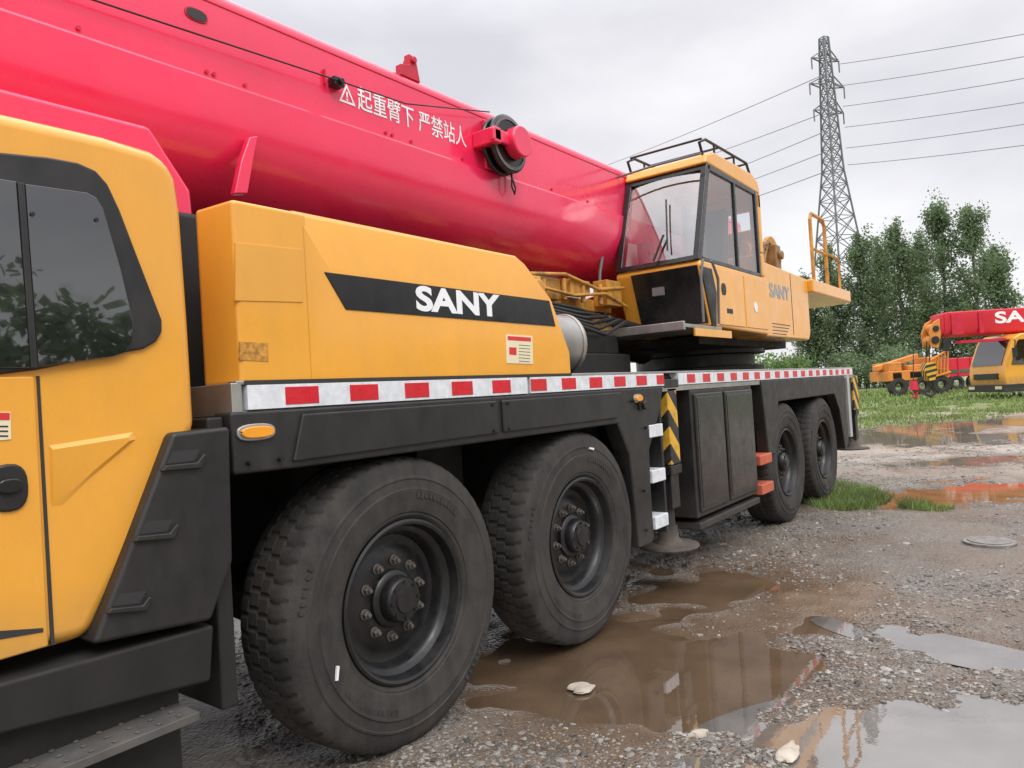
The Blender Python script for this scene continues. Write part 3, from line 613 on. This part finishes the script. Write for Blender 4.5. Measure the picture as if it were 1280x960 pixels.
# mud along the wheels (per-vertex mask from the same shape as the relief)
at=N(nt,'ShaderNodeAttribute'); at.attribute_name='mud'
mudc=mixc(nt,mrange(nt,noise(nt,pos,5,8,.65),.35,.65,0,1),(.125,.078,.046),(.205,.14,.088))
c=mixc(nt,math_n(nt,'MULTIPLY',at.outputs['Fac'],.9),c,mudc)
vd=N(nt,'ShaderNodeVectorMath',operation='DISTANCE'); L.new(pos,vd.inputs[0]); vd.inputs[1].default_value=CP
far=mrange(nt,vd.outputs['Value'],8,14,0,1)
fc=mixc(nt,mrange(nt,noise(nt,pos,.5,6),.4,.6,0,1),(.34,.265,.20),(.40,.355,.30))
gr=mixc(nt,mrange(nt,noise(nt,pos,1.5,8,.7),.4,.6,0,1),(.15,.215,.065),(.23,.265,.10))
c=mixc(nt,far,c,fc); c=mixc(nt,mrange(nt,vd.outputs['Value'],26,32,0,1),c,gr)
wet=mrange(nt,sx.outputs[2],.004,-.016,0,1)
c=mixc(nt,math_n(nt,'MULTIPLY',wet,.6),c,(.098,.064,.040))
L.new(c,p.inputs['Base Color'])
ro=math_n(nt,'SUBTRACT',.46,math_n(nt,'MULTIPLY',wet,.31)); ro=math_n(nt,'SUBTRACT',ro,math_n(nt,'MULTIPLY',at.outputs['Fac'],.12),True); L.new(ro,p.inputs['Roughness'])
b=N(nt,'ShaderNodeBump'); L.new(math_n(nt,'SUBTRACT',.7,math_n(nt,'MULTIPLY',at.outputs['Fac'],.45)),b.inputs['Strength']); b.inputs['Distance'].default_value=.01
hh=math_n(nt,'ADD',n2,math_n(nt,'MULTIPLY',vo.outputs['Distance'],-1.0)); L.new(hh,b.inputs['Height']); L.new(b.outputs[0],p.inputs['Normal'])
g=fast_mesh('ground',co,q,gm,True); tag(g,kind='structure')
ma=g.data.attributes.new('mud','FLOAT','POINT'); ma.data.foreach_set('value',mudmask(rr,ffl).astype(np.float32))
# water
def mk_water(name,col,ior):
    m,nt,out=nt_new(name); L=nt.links
    geo=N(nt,'ShaderNodeNewGeometry'); pos=geo.outputs['Position']
    d=N(nt,'ShaderNodeBsdfDiffuse'); L.new(mixc(nt,mrange(nt,noise(nt,pos,3,6),.3,.7,0,1),col,tuple(x*.6 for x in col)),d.inputs[0])
    gl=N(nt,'ShaderNodeBsdfGlossy'); gl.inputs['Roughness'].default_value=.012
    fr=N(nt,'ShaderNodeFresnel'); fr.inputs[0].default_value=ior
    b=N(nt,'ShaderNodeBump'); b.inputs['Strength'].default_value=.03; b.inputs['Distance'].default_value=.01; L.new(noise(nt,pos,14,3),b.inputs['Height']); L.new(b.outputs[0],gl.inputs['Normal'])
    mx=N(nt,'ShaderNodeMixShader'); L.new(fr.outputs[0],mx.inputs[0]); L.new(d.outputs[0],mx.inputs[1]); L.new(gl.outputs[0],mx.inputs[2]); L.new(mx.outputs[0],out.inputs[0]); return m
WM={'mud':mk_water('muddy_water',(.165,.108,.065),3.2),'clear':mk_water('puddle_water',(.22,.20,.18),4.6),'orange':mk_water('orange_water',(.44,.19,.085),1.6),'far':mk_water('far_puddle_water',(.27,.22,.17),1.7)}
for (a,b_,rr_,rf_,ro_,k,ps,lv,_) in PUD:
    m=MB(); pts=[]
    for i in range(40):
        t=2*PI*i/40; lx,ly=rr_*ps*math.cos(t),rf_*ps*math.sin(t); c_,s_=math.cos(ro_),math.sin(ro_)
        pp=RF(a+lx*c_-ly*s_,b_+lx*s_+ly*c_,0); pts.append((pp.x,pp.y,WL-.0013*lv))
    m.add(pts,[tuple(range(39,-1,-1))]); o=m.build('water',WM[k],smooth=0); tag(o,kind='structure')
    if o.data.polygons[0].normal.z<0: o.data.flip_normals()
# gravel stones
bm=bmesh.new(); bmesh.ops.create_icosphere(bm,subdivisions=1,radius=1); iv=np.array([v.co[:] for v in bm.verts]); itf=np.array([[v.index for v in f.verts] for f in bm.faces]); bm.free()
n=140000
F=2.3*np.exp(rng.random(n)*math.log(15/2.3)); Rr=rng.random(n)*(F*.85+.6)*1.35-.45*F*0.9
h=height(Rr,F); dens=vn(Rr*1.1,F*1.1,7)+.4*vn(Rr*4,F*4,8)
mm=mudmask(Rr,F)
keep=(h>-.022)&(dens>.46+.35*rng.random(n)-.15)&(rng.random(n)>.86*mm); Rr,F,h=Rr[keep],F[keep],h[keep]; n=len(F)
sz=np.exp(rng.normal(-5.22,.55,n))*(.75+.05*F); sz=np.minimum(sz,.026)
ang=rng.random(n)*2*PI; sc=np.stack([sz*rng.uniform(.8,1.6,n),sz*rng.uniform(.7,1.1,n),sz*rng.uniform(.3,.55,n)],-1)
v=iv[None]*(1+.22*rng.normal(size=(n,12,1)).clip(-1.5,1.5))*sc[:,None,:]
ca,sa=np.cos(ang)[:,None],np.sin(ang)[:,None]
vx=v[...,0]*ca-v[...,1]*sa; vy=v[...,0]*sa+v[...,1]*ca
px=CP.x+Rh.x*Rr+Fh.x*F; py=CP.y+Rh.y*Rr+Fh.y*F
vv=np.stack([vx+px[:,None],vy+py[:,None],v[...,2]+(h+sc[:,2]*.12)[:,None]],-1).reshape(-1,3)
tf=(itf[None]+(np.arange(n)*12)[:,None,None]).reshape(-1,3)
o=fast_mesh('gravel',vv,tf,'stone'); tag(o,'loose wet gravel scattered over the muddy yard','gravel',kind='stuff')
# larger stones
def stone(u,v,w,d,t,label,mat='pale',seed=0):
    dd=ray(u,v); k=-CP.z/dd.z; q_=CP+dd*k
    rs=np.random.default_rng(seed); bm=bmesh.new(); bmesh.ops.create_icosphere(bm,subdivisions=3,radius=1)
    for vt in bm.verts:
        c_=vt.co; f_=1+.22*math.sin(3.1*c_.x+seed)+.16*math.sin(5.3*c_.y+2*seed)+.08*rs.normal()*.5
        vt.co=Vector((c_.x*w*f_,c_.y*d*f_,max(c_.z,-.4)*t))
    me=bpy.data.meshes.new('stone'); bm.to_mesh(me); bm.free(); me.materials.append(MT[mat]); o=bpy.data.objects.new('stone',me); COL.objects.link(o)
    o.location=(q_.x,q_.y,-.010); o.rotation_euler=(0,0,YAW-PI/2+.3*seed); tag(o,label,'stone','pale stones lying in the mud')
stone(872,916,.055,.025,.022,'small pale flat stone lying alone in the muddy puddle',seed=1)
stone(728,857,.075,.055,.012,'pale broken flat slab nearest the second front wheel',seed=2)
stone(985,936,.09,.035,.016,'pale flat stone at the edge of the bright sky puddle',seed=3)
stone(1035,838,.02,.016,.012,'lone pale pebble on the gravel behind the bright sky puddle',seed=4)
qd=ray(1237,679); qk=CP+qd*(-CP.z/qd.z)
m=MB(); m.cyl((0,0,.0),(0,0,.035),.185,n=40); m.cyl((0,0,.035),(0,0,.043),.15,n=40)
o=m.build('drain_lid',mk('lid_concrete',(.20,.19,.175),.6,var=.3,vs=20,bump=.3),bevel=.006); o.location=(qk.x,qk.y,-.015); tag(o,'round grey lid lying on the gravel at the right','lid')
# grass
def grass(specs,name,label):
    cs=[]
    for (r0,r1,f0,f1,nb,hmin,hmax,wd,thr) in specs:
        r=rng.uniform(r0,r1,nb); f=rng.uniform(f0,f1,nb)
        e=((r-(r0+r1)/2)/((r1-r0)/2))**2+((f-(f0+f1)/2)/((f1-f0)/2))**2
        small=r1-r0<4
        k=(vn(r*.9+3,f*.9,9)*.6+vn(r*3,f*3,11)*.4>thr+(.28*e if small else 0))&((e<1.3) if small else (e<9))
        r,f=r[k],f[k]; h=height(r,f); k=h>-.019; r,f,h=r[k],f[k],h[k]; nn=len(r)
        x=CP.x+Rh.x*r+Fh.x*f; y=CP.y+Rh.y*r+Fh.y*f; a=rng.random(nn)*2*PI; H=rng.uniform(hmin,hmax,nn)*(.4+1.1*vn(r*2,f*2,13)); w=wd*rng.uniform(.6,1.3,nn); ln=H*rng.uniform(.2,1.0,nn); b=rng.random(nn)*2*PI
        p0=np.stack([x-np.cos(a)*w,y-np.sin(a)*w,h-.01],-1); p1=np.stack([x+np.cos(a)*w,y+np.sin(a)*w,h-.01],-1); p2=np.stack([x+np.cos(b)*ln,y+np.sin(b)*ln,h+H],-1)
        cs.append(np.stack([p0,p1,p2],1).reshape(-1,3))
    co=np.concatenate(cs); o=fast_mesh(name,co,np.arange(len(co)).reshape(-1,3),'grass'); tag(o,label,'grass',kind='stuff')
grass([(3.2,4.5,7.0,8.7,12000,.02,.11,.005,.30),(3.4,4.4,8.4,9.8,3000,.02,.09,.005,.40)],'grass_tuft','low green grass tuft growing at the edge of the gravel')
grass([(8,24,19,30,30000,.04,.13,.022,.44),(9,60,30,60,30000,.08,.22,.06,.32),(-5,14,16,24,5000,.04,.11,.02,.55)],'grass','band of rough green grass across the far side of the yard')

# ================================================================== TREES
def leafmesh(centres,nper,spread,size,mat,name,seed):
    rs=np.random.default_rng(seed); cc=np.repeat(np.array(centres),nper,0); n=len(cc)
    sp=np.repeat(spread if np.ndim(spread) else np.full(len(centres),spread),nper)
    c=cc+rs.normal(size=(n,3))*sp[:,None]*np.array([.5,.5,.62])
    a=rs.normal(size=(n,3)); a/=np.linalg.norm(a,axis=1,keepdims=True); b=rs.normal(size=(n,3)); b=np.cross(a,b); b/=np.linalg.norm(b,axis=1,keepdims=True)
    s=size*rs.uniform(.6,1.3,(n,1)); v=np.stack([c-a*s,c+b*s*.7,c+a*s,c-b*s*.7],1).reshape(-1,3)
    return fast_mesh(name,v,np.arange(4*n).reshape(-1,4),mat)
def leaves(centres,nper,spread,size,mat,name,parent,seed):
    o=leafmesh(centres,nper,spread,size,mat,name,seed); o.parent=parent; return o
def poplar(u,vtop,dep,wid,label,seed,low=.05,nper=42,ncl=280):
    rs=random.Random(seed); base=W(u,460,dep); base.z=0; top=W(u,vtop,dep).z
    H=top; t=empty('poplar_tree',base,label,'tree','poplar trees at the far side of the yard',world=False)
    m=MB(); path=[(rs.uniform(-.15,.15)*i*.3,rs.uniform(-.15,.15)*i*.3,H*i/6) for i in range(7)]
    m.tube(path,[.24*(1-i/7.2) for i in range(7)],8); cl=[]; spd=[]
    for k in range(36):
        z=H*rs.uniform(low,.90); a=rs.uniform(0,2*PI); fz=z/H
        ln=wid*(.6+.5*math.sin(PI*min(1,fz*.9+.1)))*(1-.62*max(0,fz-.40)/.60)*rs.uniform(.6,1.1)
        p0=Vector((0,0,z)); p1=p0+Vector((math.cos(a)*ln,math.sin(a)*ln,ln*rs.uniform(.9,1.8)))
        if p1.z>H: p1.z=H
        m.tube([p0,(p0*.5+p1*.5)+Vector((0,0,-.1)),p1],[.06,.04,.012],5)
        for q_ in range(ncl//36+1):
            f_=rs.uniform(.25,1.05); p_=p0.lerp(p1,f_); cl.append((p_.x+rs.gauss(0,.25),p_.y+rs.gauss(0,.25),p_.z+rs.gauss(0,.5))); spd.append(rs.uniform(.4,.95))
    for q_ in range(12): cl.append((rs.gauss(0,.2),rs.gauss(0,.2),H*rs.uniform(.86,.99))); spd.append(.4)
    m.build('trunk','bark',t,loc=O0); leaves(cl,nper,np.array(spd),.125,'leaf','crown',t,seed)
TR=[(1012,345,80,1.6,'leftmost poplar of the row, short, just left of the pylon foot'),(1046,306,78,1.9,'second poplar from the left, in front of the pylon foot'),(1083,288,76,2.0,'third poplar from the left, right of the pylon foot'),
(1108,296,82,1.7,'fourth poplar from the left, slim, a little lower than its right neighbour'),(1132,270,74,2.1,'fifth poplar from the left, tall, above the orange machine'),(1160,288,80,1.8,'sixth poplar from the left, lower gap tree between two tall ones'),
(1188,250,72,2.2,'tallest poplar of the row, above the far red boom'),(1226,256,70,2.3,'second poplar from the right, broad and tall, beside the tallest one'),(1252,308,72,2.0,'rightmost poplar of the row, lower and leaning outward')]
for i,(u,vt,dp,wd,lb) in enumerate(TR): poplar(u,vt,dp,wd,lb,10+i)
def bush(u,dep,w,h,label,seed,mat='leaf2'):
    base=W(u,460,dep); base.z=0; rs=random.Random(seed); t=empty('bush',base,label,'bush',None,world=False)
    cl=[(rs.gauss(0,w*.4),rs.gauss(0,w*.3),abs(rs.gauss(h*.45,h*.28))) for _ in range(70)]
    m=MB()
    for k in range(6): a=2*PI*k/6; m.tube([(0,0,0),(math.cos(a)*w*.25,math.sin(a)*w*.2,h*.6)],[.06,.02],5)
    m.build('stem','bark',t,loc=O0); leaves(cl,44,.85,.17,mat,'foliage',t,seed)
for i,(u,dp,w,h,lb) in enumerate(((965,80,4.5,4.6,'light green bush behind the rear deck of the crane'),(1000,78,3.5,3.6,'low green bush between rear deck and first poplar'),(1062,74,4.5,3.8,'low dark bush in front of the pylon foot'),(1125,70,5,3.6,'low bush behind the orange machine'),(1255,78,5,3.6,'low bush under the rightmost poplar'))): bush(u,dp,w,h,lb,60+i,'leaf2' if i<2 else 'leaf')
# unseen tree belt, added for the dark reflections in cab glass and paint
rs=np.random.default_rng(77); cl=[]; spd=[]
for k in range(900):
    x=rs.uniform(-35,95); y=-42+rs.normal()*1.5; hmax=5.5+3.5*vn(x*.22,0,21)+3.0*vn(x*.9,0,22); cl.append((x,y,rs.uniform(.2,1)*float(hmax))); spd.append(rs.uniform(.8,1.6))
o=leafmesh(cl,26,np.array(spd),.40,'leaf','reflection_trees',78); tag(o,'unseen belt of trees added to be mirrored in the cab windows and paint','trees',kind='stuff')
# ================================================================== PYLON
pdp=95.0; pb=W(1058,460,pdp); pb.z=0; pyl=empty('electricity_pylon',pb,'tall grey steel lattice electricity pylon rising behind the trees','pylon',rz=YAW-PI/2+.35,world=False)
HT=W(1030,44,pdp).z
def wz(z): 
    k=z/HT
    return 3.7*(1-k/.62)+.92*(k/.62) if k<.62 else .92*(1-(k-.62)/.38)+.40*((k-.62)/.38)
zs=[0]; st_=5.0
while zs[-1]<HT-1.2: zs.append(min(HT,zs[-1]+st_)); st_=max(1.5,st_*.88)
legs=MB(); br=MB(); cs=[(1,1),(-1,1),(-1,-1),(1,-1)]
for a,b in zip(zs[:-1],zs[1:]):
    A=[Vector((x*wz(a),y*wz(a),a)) for x,y in cs]; B=[Vector((x*wz(b),y*wz(b),b)) for x,y in cs]
    for i in range(4):
        j=(i+1)%4; legs.cyl(A[i],B[i],.12,n=4); br.cyl(A[i],B[j],.06,n=4); br.cyl(A[j],B[i],.06,n=4); br.cyl(B[i],B[j],.06,n=4)
legs.build('leg_frame','lattice',pyl,loc=O0,smooth=0); br.build('bracing','lattice',pyl,loc=O0,smooth=0)
for fz,ln in ((.935,2.3),(.86,2.9),(.785,2.5)):
    z=HT*fz; w_=wz(z)
    for sgn in (-1,1):
        m=MB(); tip=Vector((sgn*ln,0,z+.1))
        for yy in (-w_,w_): m.cyl((sgn*w_,yy,z),tip,.09,n=4); m.cyl((sgn*w_,yy,z+1.2),tip,.08,n=4)
        m.cyl((sgn*ln*.5,0,z+.6),(sgn*ln*.5,-w_*.5,z),.05,n=4)
        ca_=m.build('cross_arm','lattice',pyl,loc=O0,smooth=0)
        m=MB(); m.cyl(tip,tip+Vector((0,0,-1.5)),.1,n=6); m.build('insulator','lattice',ca_,loc=O0,smooth=0)
def wire(a,b,sag,label,rad):
    pts=[]
    for i in range(25):
        t=i/24; p_=a.lerp(b,t); p_.z-=sag*4*t*(1-t); pts.append(p_)
    m=MB().tube(pts,rad,5); o=m.build('power_line','wire'); tag(o,label,'power line','power lines strung from the pylon')
ordn=['topmost','second from the top','third from the top','fourth from the top','fifth from the top','lowest']
for i,(va,vb) in enumerate(((80,40),(107,68),(133,95),(159,125),(185,152),(206,178))):
    a=W(1050+i*2,va,pdp); b=W(1500,va-(va-vb)*2.0,60); wire(a,b,.3,'thin power line running right from the pylon, '+ordn[i],.042)
for i,(ua,va,ub,vb) in enumerate(((1026,95,740,206),(1028,142,800,214),(1030,165,840,232),(1032,190,860,244),(1033,214,870,262))):
    a=W(ua,va,pdp); b=W(ub-150,vb+(vb-va)*150/(ua-ub)*.9,240); wire(a,b,2,'thin power line running left from the pylon, '+ordn[i if i<4 else 5],.058)
# ================================================================== FAR MACHINES
dpf=30.6
def far_frame(name,u,dep,label,cat):
    b=W(u,470,dep); b.z=0; return empty(name,b,label,cat,rz=YAW-PI/2,world=False)
fc_=far_frame('far_crane',1260,dpf,'yellow-cabbed truck crane with red boom parked at the right edge','crane')
m=MB().prism([(-.08,.55),(-.14,.95),(-.10,1.38),(.02,1.75),(.26,2.35),(.42,2.62),(.70,2.76),(3.2,2.76),(3.2,.55)],0,2.4); cb=m.build('cab','yellow',fc_,bevel=.06,seg=3,loc=O0)
m=MB().prism([(.18,1.45),(.48,2.42),(.58,2.50),(1.2,2.5),(1.2,1.4)],-.03,.02); m.build('window','glassdark',cb,loc=O0)
m=MB().prism([(1.35,1.4),(1.35,2.5),(2.4,2.5),(2.4,1.4)],-.03,.02); m.build('window','glassdark',cb,loc=O0)
MT['farscreen']=mk_glass('far_windscreen',(.1,.1,.1),.0,.16)
m=MB().prism([(-.125,1.46),(-.02,1.75),(.215,2.35),(.32,2.54),(.40,2.52),(.30,2.33),(.06,1.73),(-.04,1.44)],.22,2.18); m.build('windscreen','farscreen',cb,loc=O0)
m=MB().box(-.19,-.12,.4,2.0,.85,1.1); m.build('grille','black',cb,loc=O0)
m=MB().box(1.25,1.27,-.015,.02,.6,2.5); m.build('door_gap','ink',cb,loc=O0)
m=MB().box(-.22,3.2,-.05,2.45,.30,.62); bp=m.build('bumper','black',fc_,bevel=.03,loc=O0)
for y in (.1,1.9):
    m=MB().box(-.25,-.2,y,y+.4,.42,.55); m.build('headlight','label',bp,loc=O0)
m=MB().tube([(.35,-.02,2.5),(.2,-.3,2.45),(.15,-.32,2.1)],.025,6).box(.08,.2,-.4,-.24,1.75,2.15); m.build('mirror','black',fc_,loc=O0)
m=MB().box(3.2,11,.1,2.3,.8,1.35).box(3.2,4.9,.0,2.4,1.35,2.0); m.build('carrier','black',fc_,loc=O0)
for x in (2.1,3.9,7.0,8.4):
    m=MB().lathe_y([(.25,.05),(.3,.0),(.52,.0),(.56,.06),(.56,.35),(.3,.38)],28,(x,-.06,.56)); w=m.build('wheel','rubber',fc_,loc=O0)
    MB().lathe_y([(.28,.06),(.2,.1),(.0,.08)],20,(x,-.06,.56)).build('rim','rim',w,loc=O0)
m=MB(); BZ=.22; sec=[(.75,2.93+BZ),(.85,2.68+BZ),(1.2,2.56+BZ),(1.55,2.68+BZ),(1.65,2.93+BZ),(1.65,3.68+BZ),(.75,3.68+BZ)]
m.prism_x(sec,-1.9,10.5); bo=m.build('boom','farred',fc_,bevel=.04,loc=O0)
for i,(x0,g_) in enumerate(((-2.05,.03),(-2.2,.07))):
    MB().prism_x([(1.2+(y-1.2)*(1-g_*2),3.12+BZ+(z-3.12-BZ)*(1-g_*2)) for y,z in sec],x0,x0+.3).build('boom_section','farred',bo,loc=O0,bevel=.02)
for (x0,x1) in ((-1.8,-1.3),(-.6,-.4)):
    MB().box(x0,x1,.70,.75,2.9,3.8).build('boom_collar','reddark',bo,loc=O0)
m=MB(); hp=[(-2.2,2.95),(-2.2,3.65),(-2.5,3.5),(-2.7,3.05),(-2.65,2.45),(-2.35,2.35)]
m.prism(hp,.85,.95).prism(hp,1.45,1.55); m.cyl((-2.45,.95,2.7),(-2.45,1.45,2.7),.25,n=16); m.cyl((-2.35,.95,3.25),(-2.35,1.45,3.25),.2,n=16)
m.build('boom_head','orangepaint',bo,loc=O0,bevel=.01)
MB().cyl((-2.48,.80,2.72),(-2.48,.85,2.72),.17,n=18).build('sheave','black',bo,loc=O0)
MB().cyl((-2.42,.80,3.22),(-2.42,.85,3.22),.13,n=18).build('sheave','black',bo,loc=O0)
MB().box(-2.2,-1.9,.74,.84,2.2,2.75).build('head_bracket','black',bo,loc=O0)
text('SANY','lettering','lettering',bo,(.13,.745,3.27),X1,Z1,2.9,.52,bold=.03)
m=MB().prism([(-1.6,2.5),(2.4,2.5),(2.4,2.62),(-1.6,2.62)],.5,.9); m.build('jib','reddark',bo,loc=O0)
hk=far_frame('hook_block',1238,dpf-.1,'black hook block with yellow stripes hanging from the far red boom','hook')
m=MB().prism([(-2.1,1.75),(-1.7,1.75),(-1.62,1.4),(-1.75,.95),(-2.0,.95),(-2.18,1.4)],1.0,1.4); hb=m.build('block','hazard',hk,bevel=.02,loc=O0)
m=MB().tube([(-1.9,1.2,.95),(-1.9,1.2,.75),(-1.72,1.2,.6),(-1.72,1.2,.4),(-1.9,1.2,.28),(-2.1,1.2,.38),(-2.12,1.2,.52)],[.05,.05,.08,.09,.08,.05,.03],8); m.build('hook','black',hk,loc=O0)
for x in (-2.0,-1.85):
    MB().tube([(x,1.2,1.7),(x+.1,1.2,2.7)],.02,5).build('rope','hose',hk,loc=O0)
hk2=far_frame('hook_ball',1244,dpf-.1,'small dark hook with red weight hanging left of the striped hook block','hook')
m=MB().tube([(-2.7,1.2,2.6),(-2.8,1.2,1.0)],.02,5); m.build('rope','hose',hk2,loc=O0)
m=MB().cyl((-2.8,1.2,1.0),(-2.8,1.2,.6),.14,.2,n=14).tube([(-2.8,1.2,.6),(-2.7,1.2,.45),(-2.75,1.2,.25),(-2.95,1.2,.3)],[.06,.07,.06,.03],7); m.build('weight','reddark',hk2,loc=O0)
om=far_frame('orange_crane',1110,42,'orange crane carrier parked beyond the grass left of the red boom','crane')
m=MB().box(0,3.6,0,2.2,.9,1.5).box(.1,.9,.1,2.0,1.5,2.0).box(1.3,2.1,.2,1.8,1.5,1.8).box(2.5,3.3,.3,1.8,1.5,2.2); m.build('body','orangepaint',om,bevel=.05,loc=O0)
m=MB().prism([(-.3,1.55),(2.2,2.15),(2.2,2.45),(-.3,1.85)],.6,1.2); m.build('arm','orangepaint',om,bevel=.03,loc=O0)
for (x0,x1) in ((1.3,2.3),(.3,.8)): MB().box(x0,x1,-.02,.02,1.05,1.4).build('window','glassdark',om,loc=O0)
for x in (.6,2.0,3.1):
    MB().lathe_y([(.2,.1),(.3,.0),(.5,.0),(.55,.06),(.55,.35),(.3,.38)],24,(x,-.05,.55)).build('wheel','rubber',om,loc=O0)
m=MB()
for i in range(6): m.cyl((2.4+i*.2,-.1,.95+.05*i),(2.55+i*.2,-.1,2.0+.12*i),.05,n=6)
m.cyl((2.3,-.1,.95),(3.6,-.1,1.25),.06,n=6); m.cyl((2.5,-.1,2.0),(3.7,-.1,2.65),.06,n=6)
m.build('lattice','orangepaint',om,loc=O0)
gt=far_frame('cargo_truck',1180,46,'red cargo truck with a green side board half hidden behind the far boom','truck')
m=MB().box(0,4.5,0,2.3,.9,2.1); m.build('cargo_bed','farred',gt,bevel=.04,loc=O0)
m=MB().box(0,4.5,-.03,0,1.15,1.35); m.build('side_panel','green',gt,loc=O0)
for k in range(6): MB().box(.1+k*.8,.18+k*.8,-.05,.0,.9,2.1).build('bed_rib','reddark',gt,loc=O0)
for x in (.8,2.0,3.6):
    MB().lathe_y([(.2,.1),(.3,.0),(.45,.0),(.5,.06),(.5,.3),(.3,.33)],24,(x,-.05,.5)).build('wheel','rubber',gt,loc=O0)

# ================================================================== LIGHT
w=bpy.data.worlds.new('World'); S.world=w; w.use_nodes=True; nt=w.node_tree; nt.nodes.clear(); L=nt.links
out=nt.nodes.new('ShaderNodeOutputWorld')
SUN_EL=R_(48); sd=(-Fh*.75+Rh*.45).normalized(); SUN_AZ=math.atan2(sd.x,sd.y)
sky=N(nt,'ShaderNodeTexSky',sky_type='NISHITA'); sky.sun_disc=False; sky.sun_elevation=SUN_EL; sky.sun_rotation=SUN_AZ
b1=N(nt,'ShaderNodeBackground'); L.new(sky.outputs[0],b1.inputs[0]); b1.inputs[1].default_value=.10
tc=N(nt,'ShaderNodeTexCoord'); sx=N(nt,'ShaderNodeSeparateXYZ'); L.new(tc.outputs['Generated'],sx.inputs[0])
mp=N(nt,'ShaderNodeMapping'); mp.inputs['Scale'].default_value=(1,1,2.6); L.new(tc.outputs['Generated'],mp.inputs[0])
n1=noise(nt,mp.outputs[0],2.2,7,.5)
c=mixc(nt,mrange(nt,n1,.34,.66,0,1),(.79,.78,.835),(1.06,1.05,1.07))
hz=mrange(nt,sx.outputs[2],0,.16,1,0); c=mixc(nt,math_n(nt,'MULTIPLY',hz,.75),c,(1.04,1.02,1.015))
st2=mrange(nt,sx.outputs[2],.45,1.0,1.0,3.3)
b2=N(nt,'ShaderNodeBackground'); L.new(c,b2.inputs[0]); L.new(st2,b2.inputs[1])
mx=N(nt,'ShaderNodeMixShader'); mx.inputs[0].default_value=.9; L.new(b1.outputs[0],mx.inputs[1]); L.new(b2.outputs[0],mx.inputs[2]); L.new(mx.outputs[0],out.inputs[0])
sl=bpy.data.lights.new('sun','SUN'); sl.energy=1.5; sl.angle=R_(28); sl.color=(1,.97,.93)
so=bpy.data.objects.new('sun',sl); COL.objects.link(so)
dv=-(sd*math.cos(SUN_EL)+UZ*math.sin(SUN_EL)); so.rotation_euler=dv.to_track_quat('-Z','Y').to_euler(); so.location=(-5,-10,20)
S.view_settings.view_transform='Standard'; S.view_settings.look='None'; S.view_settings.exposure=0
